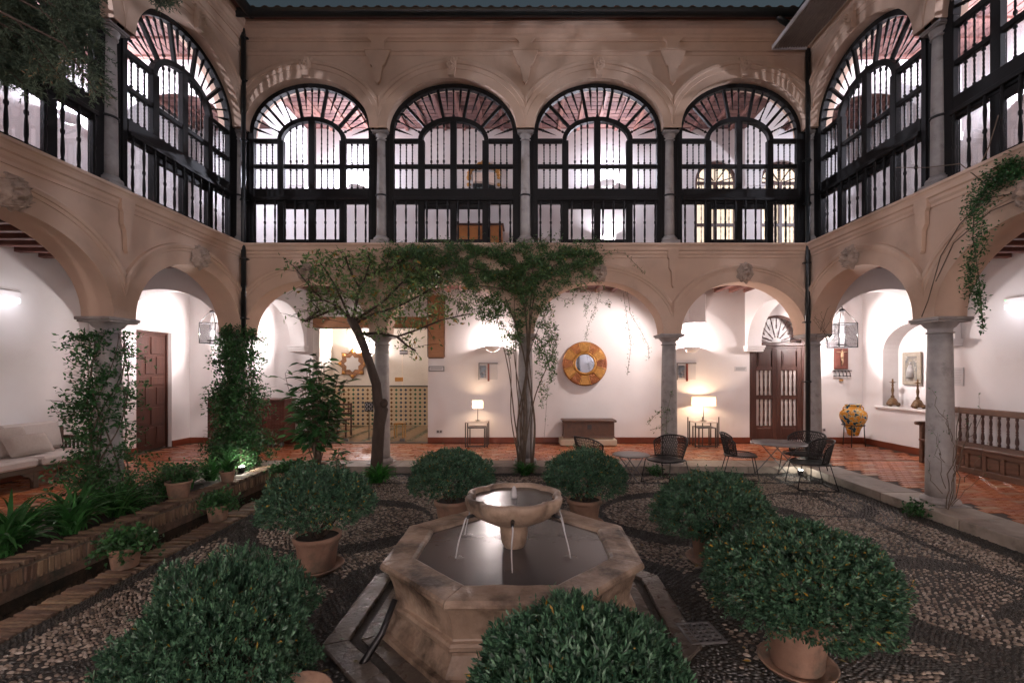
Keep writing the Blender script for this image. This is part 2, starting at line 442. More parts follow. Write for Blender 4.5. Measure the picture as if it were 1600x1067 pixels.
kb = MB(); kb.prism([(-.11, .34), (.11, .34), (.055, .0), (-.055, .0)], -.07, .0)
kb.v += []; rr_ = relief(.2, .26, .07, 5); rr_.v = [(x, y-.07, z+.21) for x, y, z in rr_.v]; kb.add(rr_.v, rr_.f, True)
key_me = kb.mesh('keystone_scroll', M['facade'])

# turned baluster of unit length and unit radius, shared by every window
tb = MB(); tb.lathe([(.75, 0), (.75, .05), (1.5, .055), (1.5, .11), (.6, .13), (1.0, .2), (.7, .3), (.95, .38), (.65, .47), (1.1, .5), (.65, .53), (.95, .62), (.7, .7),
                     (1.0, .8), (.6, .87), (1.5, .89), (1.5, .945), (.75, .95), (.75, 1)], 7, cap=False); turned = tb.mesh('baluster', M['darkwood'])
tb = MB(); tb.lathe([(.9, 0), (.9, .08), (1.25, .1), (.8, .13), (1.15, .22), (1.0, .35), (.7, .46), (1.2, .48), (1.2, .52), (.7, .54), (1.0, .65), (1.15, .78), (.8, .87), (1.25, .9), (.9, .92), (.9, 1)], 8, cap=False)
heavy = tb.mesh('baluster', M['darkwood'])
tb = MB(); tb.lathe([(.12, 0), (.5, .25), (.85, .5), (1.0, .68), (1.5, .72), (1.0, .76), (1.3, .9), (.9, 1)], 6); spike = tb.mesh('baluster', M['darkwood'])

def build_window(parent):
    w = link('gallery_window', None, parent); D = M['darkwood']
    def bar(x0, x1, z0, z1, y0=-.035, y1=.035, nm='rail'):
        part(nm, MB().box(x0, x1, y0, y1, z0, z1, .006), D, w)
    def ring(a, b, t, zc, n, y0, y1, nm):
        m = MB(); vs = []
        for i in range(n+1):
            q = PI*i/n
            for aa, bb in ((a, b), (a-t, b-t)):
                for yy in (y0, y1): vs.append((-aa*math.cos(q), yy, zc+bb*math.sin(q)))
        fs = []
        for i in range(n):
            o = 4*i; p = o+4
            fs += [(o, o+1, p+1, p), (o+2, p+2, p+3, o+3), (o, p, p+2, o+2), (o+1, o+3, p+3, p+1)]
        fs += [(0, 2, 3, 1), (4*n, 4*n+1, 4*n+3, 4*n+2)]
        m.add(vs, fs); part(nm, m, D, w)
    ring(1.215, .95, .085, 6.26, 36, -.05, .05, 'arched_frame'); ring(.67, .45, .085, 6.13, 24, -.045, .045, 'arched_rail')
    for s in (-1, 1):
        bar(min(s*1.13, s*1.215), max(s*1.13, s*1.215), 4.115, 6.26, -.05, .05, 'post')
        bar(min(s*.55, s*.67), max(s*.55, s*.67), 4.115, 6.13, -.045, .045, 'post')
        bar(min(s*.67, s*1.13), max(s*.67, s*1.13), 6.09, 6.17)
    bar(-.06, .06, 4.115, 6.50, -.043, .043, 'post')
    for a, b in ((-1.13, -.67), (-.55, -.06), (.06, .55), (.67, 1.13)):
        bar(a, b, 5.61, 5.68); bar(a, b, 4.115, 4.19 if abs(a+b) > 1 else 4.25)
        if abs(a+b) < 1: bar(a, b, 4.84, 4.93)
    bar(-1.13, 1.13, 4.93, 5.21, -.055, .04, 'sill_rail'); bar(-1.14, 1.14, 4.97, 5.03, -.10, -.056, 'sill_rail')
    # turned bars
    def bal(me, p, q, r, nm='baluster'):
        p = Vector(p); q = Vector(q); d = q-p
        ry = math.atan2(d.x, d.z)
        link(nm, me, w, p, (0, ry, 0), (r, r, d.length))
    for s in (-1, 1):
        for x in (.785, .9, 1.015):
            bal(turned, (s*x, 0, 5.68), (s*x, 0, 6.09), .0145); bal(turned, (s*x, 0, 5.21), (s*x, 0, 5.61), .0145)
        for x in (.185, .305, .425):
            bal(turned, (s*x, 0, 5.68), (s*x, 0, 6.13+.365*math.sqrt(1-(x/.585)**2)+.01), .0145); bal(turned, (s*x, 0, 5.21), (s*x, 0, 5.61), .0145)
        for (o, i, me, r) in (((.138, 7.12), (.11, 6.70), spike, .02), ((.477, 7.04), (.34, 6.64), spike, .02), ((.615, 6.98), (.40, 6.49), turned, .016), ((.75, 6.89), (.53, 6.55), spike, .02),
                           ((.99, 6.66), (.70, 6.40), spike, .02), ((1.08, 6.52), (.62, 6.29), turned, .016), ((1.13, 6.37), (.78, 6.24), spike, .02)):
            bal(me, (s*i[0], 0, i[1]), (s*o[0], 0, o[1]), r)
        for (o, i) in (((.303, 7.13), (.19, 6.55)), ((.90, 6.80), (.54, 6.40))):
            p = Vector((s*i[0], 0, i[1])); q = Vector((s*o[0], 0, o[1])); d = q-p
            m = MB().box(-.026, .026, -.03, .03, 0, d.length, .005); part('spoke', m, D, w, loc=p, rot=(0, math.atan2(d.x, d.z), 0))
    bal(turned, (0, 0, 6.57), (0, 0, 7.14), .016)
    for k in range(12):
        x = -1.085+.1973*k; bal(heavy, (x, -.078, 4.13), (x, -.078, 4.975), .0185)
    part('rail', MB().box(-1.13, 1.13, -.095, -.06, 4.115, 4.14, .004), D, w)
    # panes
    G = M['glass']
    for a, b in ((-1.13, -.67), (-.55, -.06), (.06, .55), (.67, 1.13)):
        z0 = 4.19 if abs(a+b) > 1 else 4.25; z1 = 4.93 if abs(a+b) > 1 else 4.84
        for c, d in ((z0, z1), (5.21, 5.61)): part('pane', MB().box(a, b, .018, .022, c, d), G, w)
    for s in (-1, 1): part('pane', MB().box(min(s*.67, s*1.13), max(s*.67, s*1.13), .018, .022, 5.68, 6.09), G, w)
    def fan(a, b, zc, a2, b2, n=20):
        m = MB(); vs = []; 
        for i in range(n+1):
            q = PI*i/n; vs += [(-a*math.cos(q), .02, zc[0]+b*math.sin(q)), (-a2*math.cos(q), .02, zc[1]+b2*math.sin(q))]
        m.add(vs, [(2*i, 2*i+1, 2*i+3, 2*i+2) for i in range(n)]); part('pane', m, G, w)
    fan(1.13, .865, (6.26, 6.17), .63, .41); fan(.585, .365, (6.13, 5.68), .585, 0.0)
    return w

LEDGE_PROF = [(4.11, -.05), (4.11, .10), (4.075, .105), (4.06, .085), (4.03, .07), (3.985, .065), (3.97, .04), (3.93, .035), (3.90, .015), (3.86, .015), (3.855, -.01)]
TOP_PROF = [(8.19, -.05), (8.19, .17), (8.14, .175), (8.12, .15), (8.09, .14), (8.07, .09), (7.99, .075), (7.975, .055), (7.93, .05), (7.91, .02), (7.88, .02), (7.875, -.01)]
MID_PROF = [(7.72, -.01), (7.715, .04), (7.69, .045), (7.675, .02), (7.63, .012), (7.625, -.01)]
ARC_PROF = [(0, -.005), (.0, .022), (.20, .022), (.205, .035), (.245, .04), (.25, .058), (.29, .066), (.315, .05), (.32, -.005)]
ARC_PROF2 = [(0, -.005), (.0, .02), (.16, .02), (.165, .032), (.24, .036), (.25, .055), (.30, .06), (.33, .045), (.335, -.005)]
first_window = None
def facade(label, loc, rz, bay, bays_with_windows, n=NB, detail=True):
    global first_window
    L = bay*n; f = thing('arcade_front', label, 'arcade', loc, rz)
    ops = bay_ops(bay, n); m = MB()
    arch_wall(m, L-.2, ZS1, LEDGE-.02, [(a, b, ZS1, ZS1, B1) for a, b in ops], 0, THK, u0=.2); part('lower_wall', m, M['facade'], f)
    m = MB(); arch_wall(m, L-.2, ZS2, 8.18, [(a, b, ZS2, ZS2, B2) for a, b in ops], 0, THK, u0=.2); part('upper_wall', m, M['facade'], f)
    for prof, nm in ((LEDGE_PROF, 'ledge'), (TOP_PROF, 'cornice'), (MID_PROF, 'string_course')):
        m = MB(); cornice(m, prof, L); part(nm, m, M['facade'], f)
    part('ledge', MB().box(.2, L-.2, .0, THK, LEDGE-.02, LEDGE, 0), M['facade'], f)
    for k, (a, b) in enumerate(ops):
        lo = max(k*bay, .2); hi = min((k+1)*bay, L-.2)
        m = MB(); archivolt(m, a, b, lo, hi, ZS1, B1, ARC_PROF); part('archivolt', m, M['facade'], f)
        m = MB(); archivolt(m, a, b, lo, hi, ZS2, B2, ARC_PROF2); part('archivolt', m, M['facade'], f)
        c = (a+b)/2
        link('keystone_mask', mask_me[k % 3], f, (c, -.055, ZS1+B1+.15)); link('keystone_scroll', key_me, f, (c, -.02, ZS2+B2+.01))
    for k in range(n+1):
        x = k*bay
        if k in (0, n): x = .2 if k == 0 else L-.2
        if k == n and rz == 0 or True:
            if k not in (0, n) or rz == 0:
                column(f, k*bay, .2, 0, ZS1, .155, .128, .235, False); column(f, k*bay, .2, LEDGE, ZS2, .102, .082, .155, True)
        if k in (0, n): continue
        w0 = MB()
        w0.prism([(-.10, 0), (.10, 0), (.10, -.13), (.075, -.17), (.075, -.33), (.035, -.40), (.02, -.66), (0, -.70), (-.02, -.66), (-.035, -.40), (-.075, -.33), (-.075, -.17), (-.10, -.13)], -.055, .002)
        part('pendant', w0, M['facade'], f, loc=(x, -.012, 3.99))
        w0 = MB(); w0.prism([(-.235, 0), (.235, 0), (.225, -.05), (.13, -.27), (.095, -.29), (.05, -.56), (0, -.62), (-.05, -.56), (-.095, -.29), (-.13, -.27), (-.225, -.05)], -.06, .002)
        w0.prism([(-.24, .0), (.24, .0), (.24, .03), (-.24, .03)], -.075, .002)
        w0.prism([(-.12, .03), (.12, .03), (.12, .17), (.21, .26), (.21, .30), (-.21, .30), (-.21, .26), (-.12, .17)], -.045, .002)
        part('pendant', w0, M['facade'], f, loc=(x, -.008, 7.69))
    for k in bays_with_windows:
        for xa, xb in ((k*bay+.07, ops[k][0]+.01), (ops[k][1]-.01, (k+1)*bay-.07)):
            part('window_jamb', MB().box(xa, xb, .17, .23, LEDGE, 6.30), M['darkwood'], f)
        a, b = ops[k]; c = (a+b)/2; s = (b-a)/2/1.205
        if first_window is None: first_window = w = build_window(f)
        else:
            w = link('gallery_window', None, f)
            for ch in first_window.children:
                q = ch.copy(); C.objects.link(q); q.parent = w
        w.location = (c, .2, 0); w.scale = (s, 1, 1)
    return f
BAY = (5.44+5.54)/4; SB = 2.69
front_back = facade('peach plaster arcade facing the camera, four arches on marble columns under four glazed gallery arches', (-5.54, YB, 0), 0, BAY, (0, 1, 2, 3))
front_right = facade('peach arcade wall receding along the right side of the courtyard', (XR, 8.70, 0), -PI/2, SB, (0, 1))
front_left = facade('peach arcade wall receding along the left side of the courtyard behind the planter', (XL, 8.70-4*SB, 0), PI/2, SB, (2, 3))
front_south = facade('peach arcade wall closing the courtyard behind the viewer', (5.44, YS, 0), PI, BAY, ())

# ------------------------------------------------------------------ galleries: walls, floors, ceilings
GX0, GX1, GY0, GY1 = -8.22, 8.12, -4.7, 11.05
W = M['white']
def hbox(name, mat, *a, **kw): return struct(name, MB().box(*a), mat, **kw)
# back wall, lower storey: wide opening to the tiled room, arched door; upper storey: two fanlight windows
m = MB(); arch_wall(m, GX1+.3-GX0+.3, 0, 3.95, [(-5.22-GX0+.3, -2.43-GX0+.3, 0, 2.80, 0), (5.38-GX0+.3, 6.74-GX0+.3, .06, 2.42, .68)], 0, .35)
struct('back_wall', m, W, loc=(GX0-.3, GY1, 0))
m = MB(); arch_wall(m, GX1+.3-GX0+.3, 4.0, 8.0, [(4.06-GX0+.3, 5.10-GX0+.3, 4.2, 6.34, .52), (5.64-GX0+.3, 6.70-GX0+.3, 4.2, 6.34, .52)], 0, .25)
struct('upper_back_wall', m, W, loc=(GX0-.3, GY1, 0))
# left wall: door recess near the corner;  right wall: arched niche
LW = GY1-GY0
m = MB(); arch_wall(m, LW, 0, 3.95, [(9.55-GY0, 10.50-GY0, 0, 2.62, 0)], 0, .35); struct('left_wall', m, W, loc=(GX0, GY0, 0), rot=(0, 0, PI/2))
m = MB(); arch_wall(m, LW, 0, 3.95, [(GY1-10.42, GY1-8.75, .95, 2.15, .62)], 0, .02); 
struct('right_wall', m, W, loc=(GX1, GY1, 0), rot=(0, 0, -PI/2))
hbox('left_wall', W, GX0-.25, GX0, GY0, GY1, 4.0, 8.0); hbox('right_wall', W, GX1, GX1+.25, GY0, GY1, 4.0, 8.0)
hbox('south_wall', W, GX0, GX1, GY0-.2, GY0, 0, 3.95); hbox('south_wall', W, GX0, GX1, GY0-.2, GY0, 4.0, 8.0)
# niche body behind the right wall
m = MB(); vs = []; n = 20; ya, yb = 8.75, 10.42; cyy = (ya+yb)/2; ha = (yb-ya)/2
pts = [(ya, .95), (ya, 2.15)]+[(cyy-ha*math.cos(PI*i/n), 2.15+.62*math.sin(PI*i/n)) for i in range(1, n)]+[(yb, 2.15), (yb, .95)]
for d in (0, .34): vs += [(GX1+.018+d, p[0], p[1]) for p in pts]
k = len(pts); m.add(vs, [(i, (i+1) % k, (i+1) % k+k, i+k) for i in range(k)]+[tuple(range(k, 2*k))], False)
struct('wall_niche', m, W)
# sloping sill shelf under niche
struct('niche_sill', MB().box(GX1-.06, GX1+.0, 8.6, 10.6, .90, .95, .01), W)

# floor slabs between the storeys and the roof slabs, as four strips round the court
def ring_boxes(name, mat, x0, x1, y0, y1, X0, X1, Y0, Y1, z0, z1):
    o = struct(name, MB().box(X0, X1, y1, Y1, z0, z1).box(X0, X1, Y0, y0, z0, z1).box(X0, x0, y0, y1, z0, z1).box(x1, X1, y0, y1, z0, z1), mat)
    return o
ring_boxes('ceiling_slab', W, XL-THK+.02, XR+THK-.02, YS-THK+.02, YB+THK-.02, GX0, GX1, GY0, GY1, 3.78, 4.05)
ring_boxes('ceiling_slab', W, XL-THK+.02, XR+THK-.02, YS-THK+.02, YB+THK-.02, GX0-.2, GX1+.2, GY0-.2, GY1+.2, 7.66, 7.8)
# boards and joists of both ceilings
def ceiling(z, zb, step, x0, x1, y0, y1, along_y, nm, jh, jw, mat, bmat, bricks=None, jobj=True):
    root = struct(nm, MB().box(x0, x1, y0, y1, z, z+.02), M['gap'])
    jm = {}
    a0, a1 = (x0, x1) if along_y else (y0, y1); L = (y1-y0) if along_y else (x1-x0)
    n = int((a1-a0)/step); mb = MB().box(-jw/2, jw/2, 0, L, 0, jh, .008); me = mb.mesh('joist', mat)
    for i in range(n+1):
        a = a0+step*(i+.5)
        if a > a1-.05: break
        link('joist', me, root, ((a, y0, z-jh) if along_y else (x1, a, z-jh)), (0, 0, 0 if along_y else PI/2))
    bs = bricks or (.28, .14)
    V = MB()
    for i in range(n+1):
        aa = a0+step*i+(0.5*step); bb = aa+step
        if i == n: break
        c = 0; 
        while c < L-.02:
            e = min(c+bs[1]-.018, L)
            b0, b1 = aa+jw/2*.7, min(bb, a1)-jw/2*.7
            if b1-b0 > .05:
                if along_y: V.box(b0, b1, y0+c, y0+e, z-.022, z-.002)
                else: V.box(x0+c, x0+e, b0, b1, z-.022, z-.002)
            c += bs[1]
    me = V.mesh('ceiling_tile', bmat)
    nb = len(me.polygons)//6; at = me.attributes.new('tint', 'FLOAT', 'POINT'); at.data.foreach_set('value', np.repeat(RS.rand(len(me.vertices)//8), 8).astype(np.float32))
    o = link('ceiling_tile', me, root); o['kind'] = 'stuff'
    return root
for (x0, x1, y0, y1, ay) in ((GX0, GX1, YB+THK, GY1, True), (GX0, XL-THK, YS, YB+THK, False), (XR+THK, GX1, YS, YB+THK, False)):
    ceiling(3.755, 0, .36, x0, x1, y0, y1, ay, 'lower_gallery_ceiling', .105, .10, M['joist'], M['joist'], (.3, .45))
    ceiling(7.64, 0, .46, x0, x1, y0, y1, ay, 'upper_gallery_ceiling', .075, .075, M['joist'], M['ceilbrick'], (.28, .15))
# transverse arches in the corners, both storeys, with corbels on the wall side
def tarch(loc, rz, L, zs, b, z1, lab):
    t = thing('cross_arch', lab, 'arch', loc, rz)
    m = MB(); arch_wall(m, L, zs, z1, [(.16, L-.12, zs, zs, b)], -.17, .17); part('arch', m, W, t)
    c = MB()
    for i, (o, h) in enumerate(((.12, .05), (.09, .05), (.05, .06))): c.box(L-.12-o*.9, L+.01, -.19-o*.2, .19+o*.2, zs-.05-.05*i, zs-.002-.05*i, .006)
    part('corbel', c, W, t)
dB = GY1-(YB+THK)+.2
for s, xc, nm in ((-1, -5.54, 'left'), (1, 5.44, 'right')):
    for zs, b, z1, st in ((2.36, .92, 3.76, 'lower'), (6.2, .95, 7.62, 'upper')):
        tarch((xc, 8.70, 0), PI/2, GY1-8.70, zs, b, z1, f'white plaster cross arch from the {nm} corner column to the back wall, {st} gallery')
        Lx = (abs(GX0-xc) if s < 0 else GX1-xc)
        tarch((xc, 8.70, 0), PI if s < 0 else 0, Lx, zs, b, z1, f'white plaster cross arch from the {nm} corner column to the {nm} side wall, {st} gallery')
# skirting boards
sk = M['skirt']
for a in ((GX0, -5.22, GY1-.025, GY1, 0, .14), (-2.43, 5.38, GY1-.025, GY1, 0, .14), (6.74, GX1, GY1-.025, GY1, 0, .14), (GX0, GX0+.025, GY0, 9.55, 0, .14), (GX0, GX0+.025, 10.5, GY1-.03, 0, .14), (GX1-.025, GX1, GY0, GY1-.03, 0, .14)):
    hbox('skirting_board', sk, *a)

# ------------------------------------------------------------------ the tiled room behind the opening
rY = 14.65
m = MB().box(-6.3, -2.0, rY, rY+.2, 0, 3.2).box(-6.5, -6.3, 11.35, rY, 0, 3.2).box(-2.0, -1.8, 11.35, rY, 0, 3.2).box(-6.5, -1.8, 11.4, rY, 3.2, 3.3)
struct('room_wall', m, pmat('room_plaster', (.80, .74, .66), (.76, .70, .62), 3, .7, .05, 20))
struct('room_floor', MB().box(-6.5, -1.8, 11.05, rY, -.05, .0), M['mortar'])
# diamond floor tiles and the glazed dado
V = MB(); s_ = .2
V2 = MB()
for i in range(-32, 34):
    for j in range(0, 26):
        x = -4.1+(i)*s_*.72; y = 11.2+j*s_*.72
        if (i+j) % 2: continue
        if not (-6.25 < x < -2.1 and 11.2 < y < rY-.1): continue
        q = s_*.68
        vs = [(x-q, y, .004), (x, y-q, .004), (x+q, y, .004), (x, y+q, .004)]
        (V if (i % 4) else V2).add(vs, [(0, 1, 2, 3)])
me = V.mesh('diamond_tile', pmat('room_floor_tile', (.40, .27, .17), (.30, .19, .12), 9, .25, .05, 30)); o = link('diamond_tile', me); o['kind'] = 'structure'
me = V2.mesh('diamond_tile', pmat('room_floor_tile_green', (.10, .16, .10), (.07, .11, .07), 9, .25, .05, 30)); o = link('diamond_tile', me); o['kind'] = 'structure'
dd = thing('tiled_dado', 'glazed tile dado of green and brown diamonds along the far wall of the tiled room', 'tiles', (-4.15, rY-.02, 0))
part('backing', MB().box(-2.14, 2.14, -.01, .02, 0, 1.24), pmat('dado_ground', (.62, .50, .34), (.55, .43, .28), 8, .3, .05, 20), dd)
part('border', MB().box(-2.14, 2.14, -.025, .0, 1.24, 1.28, .004), M['black'], dd)
cols3 = [pmat('dado_green', (.05, .13, .08), (.04, .10, .07), 9, .2, 0), pmat('dado_brown', (.16, .075, .03), (.12, .055, .02), 9, .2, 0), pmat('dado_blue', (.05, .07, .11), (.04, .05, .08), 9, .2, 0)]
D3 = [MB(), MB(), MB()]
for i in range(28):
    for j in range(9):
        x = -2.07+i*.153; z = .06+j*.135
        D3[(i*2+j*3+(i//3)) % 3].add([(x-.048, -.014, z), (x, -.014, z-.048), (x+.048, -.014, z), (x, -.014, z+.048), (x, -.020, z)], [(0, 1, 4), (1, 2, 4), (2, 3, 4), (3, 0, 4)])
for q in range(3):
    o = part('glazed_tile', D3[q], cols3[q], dd); o['kind'] = 'stuff'

# ------------------------------------------------------------------ ground of the court
GZ = -.12
struct('courtyard_ground', MB().box(-3.62, XR-.16, -1.9, YB-.16, -.5, GZ-.008), M['concrete'])
ground = bpy.data.objects['courtyard_ground']
struct('surrounding_ground', MB().box(-60, 60, -60, 60, -.7, -.6), M['soil'])
struct('gallery_floor', MB().box(GX0-.3, GX1+.4, YB+.42, GY1+.05, -.3, -.008).box(GX0-.3, XL-.42, GY0, YB+.42, -.3, -.008).box(XR+.42, GX1+.4, GY0, YB+.42, -.3, -.008).box(XL-.42, XR+.42, GY0, YS-.42, -.3, -.008), M['gap'])
gfloor = bpy.data.objects['gallery_floor']
# kerb stones round the court
kerb = link('kerb', MB().box(XL-.42, XL+.16, YS-.4, YB+.42, -.4, -.02).box(XR-.16, XR+.42, YS-.4, YB+.42, -.4, -.02).box(XL+.16, XR-.16, YB-.16, YB+.42, -.4, -.02).box(XL+.16, XR-.16, YS-.42, YS+.16, -.4, -.02).mesh('kerb', M['mortar']), kind='structure')
def slab(x0, x1, y0, y1, z0, z1, parent, nm, mat):
    part(nm, MB().box(x0+.003, x1-.003, y0+.003, y1-.003, z0, z1+R.uniform(-.003, .003), .008), mat, parent)
x = XL-.17
while x < XR+.15:
    e = min(x+R.uniform(.8, 1.25), XR+.15); slab(x, e, YB-.17, YB+.42, -.3, .0, kerb, 'kerb_stone', M['stone']); x = e
for x0, x1 in ((XL-.42, XL+.17), (XR-.17, XR+.42)):
    y = YS
    while y < YB-.17:
        e = min(y+R.uniform(.8, 1.25), YB-.17)
        if YB-.17-e < .3: e = YB-.17
        slab(x0, x1, y, e, -.3, .0, kerb, 'kerb_stone', M['stone']); y = e
# terracotta floor: the 300 largest tiles one by one, the rest joined
tiles = []
def lay(x0, x1, y0, y1):
    r = 0; y = y0
    while y+.125 < y1:
        x = x0+(r % 3)*.09; c = 0
        while x+.26 < x1:
            tiles.append((x, y, (c+r*2) % 7 == 0)); x += .272; c += 1
        y += .134; r += 1
lay(GX0+.03, GX1-.03, YB+.43, GY1-.03); lay(GX0+.03, XL-.43, 2.0, YB+.42); lay(XR+.43, GX1-.03, 2.0, YB+.42)
def scr(t):
    x, y = t[0]+.13, t[1]+.07
    if y < .5: return 0
    px = 825+x*711/y; py = 580+CAMZ*711/y
    if px < -20 or px > 1620 or py > 1080: return 0
    if px < 250 and y < 6.9: return .001
    return 1/y**3
tiles.sort(key=scr, reverse=True)
tme = [MB().box(.0, .262, 0, .124, -.02, 0, .0035).mesh('tile', M['tile']), MB().box(.0, .262, 0, .124, -.02, 0, .0035).mesh('tile', M['inset'])]
for t in tiles[:300]:
    link('tile', tme[1 if t[2] else 0], gfloor, (t[0], t[1], R.uniform(-.0012, .0012)), (R.uniform(-.006, .006), R.uniform(-.004, .004), 0))
for kind in (False, True):
    Ts = [t for t in tiles[300:] if t[2] == kind]; V = MB(); tv = []
    for t in Ts: V.box(t[0], t[0]+.262, t[1], t[1]+.124, -.02, R.uniform(-.0015, .0012)); tv += [R.random()]*8
    me = V.mesh('tile', M['inset' if kind else 'tile']); at = me.attributes.new('tint', 'FLOAT', 'POINT'); at.data.foreach_set('value', tv)
    o = link('tile', me, gfloor); o['kind'] = 'stuff'

# planter, water channel and brick strip on the left
PX0, PX1, CX0, CX1 = -4.66, -4.40, -3.93, -3.62
pl = thing('brick_planter', 'long low planter with a worn brick rim along the water channel on the left', 'planter', (-4.9, 3.2, 0))
def loc3(a, o=(-4.9, 3.2, 0)): return (a[0]-o[0], a[1]-o[0], a[2])
def lbox(mb, x0, x1, y0, y1, z0, z1, c=0): return mb.box(x0+4.9, x1+4.9, y0-3.2, y1-3.2, z0, z1, c)
part('wall', lbox(lbox(MB(), PX0, PX1, -1.7, 8.17, -.45, .045), -5.18, PX0, 8.0, 8.17, -.45, .045), M['mortar'], pl)
part('soil', lbox(MB(), -5.17, PX0, -1.7, 8.0, -.4, .02), M['soil'], pl)
bm1 = [MB().box(-.125, .125, -.022, .022, 0, .045, .007).mesh('brick', M['brick'])]
bm2 = [MB().box(-.011, .011, -.022, .022, 0, .14, .005).mesh('brick', M['brick'])]
y = 1.6; rim = []
while y < 8.15: rim.append(y); y += .052
cut = rim[:0]
for y in rim[:150]:
    link('brick', bm1[0], pl, (-4.53+4.9+R.uniform(-.014, .012), y-3.2, .035+R.uniform(-.012, .008)), (R.uniform(-.08, .08), R.uniform(-.04, .04), R.uniform(-.10, .10)))
for y in rim[:150]:
    link('brick', bm2[0], pl, (PX1+4.9+R.uniform(-.008, .006), y-3.2, -.108+R.uniform(-.006, .004)), (R.uniform(-.05, .05), R.uniform(-.04, .04), R.uniform(-.15, .15)))
part('wall_face', lbox(MB(), PX1, PX1+.006, -1.7, 8.17, -.45, -.11), M['brick'], pl)
struct('channel_bed', MB().box(PX1, CX0, -1.7, 8.34, -.5, -.34).box(PX0, XL+.2, 8.17, 8.34, -.5, -.13), M['soil'])
m_, N_, L_, B_ = new_mat('channel_water'); B_.inputs['Base Color'].default_value = (.012, .012, .009, 1); B_.inputs['Roughness'].default_value = .04
B_.inputs['Specular IOR Level'].default_value = .5
nz = N_.new('ShaderNodeTexNoise'); nz.inputs['Scale'].default_value = 6; bp = N_.new('ShaderNodeBump'); bp.inputs['Strength'].default_value = .05; L_.new(nz.outputs[0], bp.inputs['Height']); L_.new(bp.outputs[0], B_.inputs['Normal'])
struct('channel_water', MB().box(PX1+.006, CX0, -1.7, 8.34, -.33, -.205), m_)
strip = struct('brick_edging', MB().box(CX0, CX1, -1.7, 8.34, -.5, GZ-.012), M['mortar'])
bme = MB().box(-.145, .145, -.021, .021, 0, .045, .006).mesh('brick', M['brick'])
y = 1.2
while y < 8.32:
    if y < 1.2+.05*300: link('brick', bme, strip, (-3.775+R.uniform(-.015, .015), y, GZ-.037+R.uniform(-.012, .010)), (R.uniform(-.12, .12), R.uniform(-.04, .04), R.uniform(-.09, .09)))
    y += .0495
# pebbles set on edge, dark stems and pale fields
FC = (-.11, 3.60)
def dark_mask(x, y):
    d = np.zeros(len(x), bool)
    dx, dy = x-FC[0], y-FC[1]
    oc = np.maximum(np.maximum(abs(dx), abs(dy)), (abs(dx)+abs(dy))*.7071)
    d |= (oc > 1.28) & (oc < 1.54)
    d |= (x > XR-.42) & (x < XR-.16); d |= (y > YB-.42)
    d |= (abs(x-(XR-.95)) < .05) | (abs(y-(YB-.9)) < .045); d |= (x < CX1+.16)
    for (cx, cy_, r, w) in ((2.2, 5.9, 1.25, .10), (2.2, 1.9, 1.3, .14), (3.6, 3.7, .95, .12), (-2.3, 5.6, 1.1, .10), (-2.4, 2.0, 1.2, .13), (.0, 6.9, .85, .08), (4.0, 6.4, .7, .07), (4.0, 1.6, .9, .10), (1.9, 3.8, .55, .09), (-2.1, 3.7, .55, .09)):
        q = np.hypot(x-cx, (y-cy_)*1.25); wv = w*(1+.7*np.sin(3*np.arctan2(y-cy_, x-cx)+cx))
        d |= abs(q-r) < wv
    for (cx, cy_, a, l, w) in ((3.2, 2.75, .25, 1.1, .28), (2.75, 2.2, -.5, .9, .2), (2.6, 5.0, .9, .8, .15), (-2.3, 3.0, -.6, .8, .18), (1.3, 2.3, -1.0, .5, .12), (4.2, 3.6, .2, .7, .15)):
        u = (x-cx)*math.cos(a)+(y-cy_)*math.sin(a); v = -(x-cx)*math.sin(a)+(y-cy_)*math.cos(a)
        d |= (abs(u) < l) & (abs(v) < w*np.cos(np.clip(u/l, -1, 1)*PI/2)**.8)
    return d, oc
def warp(x, y):
    return (x+.16*np.sin(1.9*y+.8*x)+.10*np.sin(3.1*x-1.3*y), y+.22*np.sin(1.5*x+.6)+.10*np.sin(2.7*y+1.9*x))
def grid(dx, dy, dark):
    gx = np.arange(-5, 7, dx); gy = np.arange(0, 9.6, dy); X, Y = np.meshgrid(gx, gy)
    X = X+(np.arange(len(gy)) % 2)[:, None]*dx/2
    X = X.ravel()+RS.uniform(-.22, .22, X.size)*dx; Y = Y.ravel()+RS.uniform(-.16, .16, Y.size)*dy
    wx, wy = warp(X, Y); ex, ey = warp(X+.01, Y); ang = np.arctan2(ey-wy, ex-wx)
    return wx, wy, ang
peb = []
for isdark, (dx, dy) in ((False, (.052, .0275)), (True, (.048, .0185))):
    x, y, a = grid(dx, dy, isdark); d, oc = dark_mask(x, y)
    keep = (d == isdark) & (x > CX1+.015) & (x < XR-.175) & (y > .9) & (y < YB-.175) & (oc > 1.30)
    px = 825+x*711/y; keep &= (px > -700) & (px < 2300)
    x, y, a = x[keep], y[keep], a[keep]; n = len(x)
    if isdark:
        l = RS.uniform(.040, .060, n)/2; w = RS.uniform(.014, .021, n)/2; h = RS.uniform(.010, .018, n); t = RS.uniform(.0, .30, n)
    else:
        l = RS.uniform(.036, .066, n)/2; w = RS.uniform(.018, .030, n)/2; h = RS.uniform(.010, .020, n); t = RS.uniform(.30, 1, n)**1.2
    a = a+RS.normal(0, .16 if isdark else .25, n)
    peb.append(np.stack([x, y, a, l, w, h, t], 1))
peb = np.concatenate(peb); RS.shuffle(peb)
m, N, L, B = new_mat('wet_pebble')
at = N.new('ShaderNodeAttribute'); at.attribute_name = 'tint'; oi = N.new('ShaderNodeObjectInfo')
ad = N.new('ShaderNodeMath'); ad.operation = 'ADD'; ad.use_clamp = True; L.new(at.outputs['Fac'], ad.inputs[0]); L.new(oi.outputs['Alpha'], ad.inputs[1])
ad.inputs[1].default_value = 0; 
for l_ in list(ad.inputs[1].links): L.remove(l_)
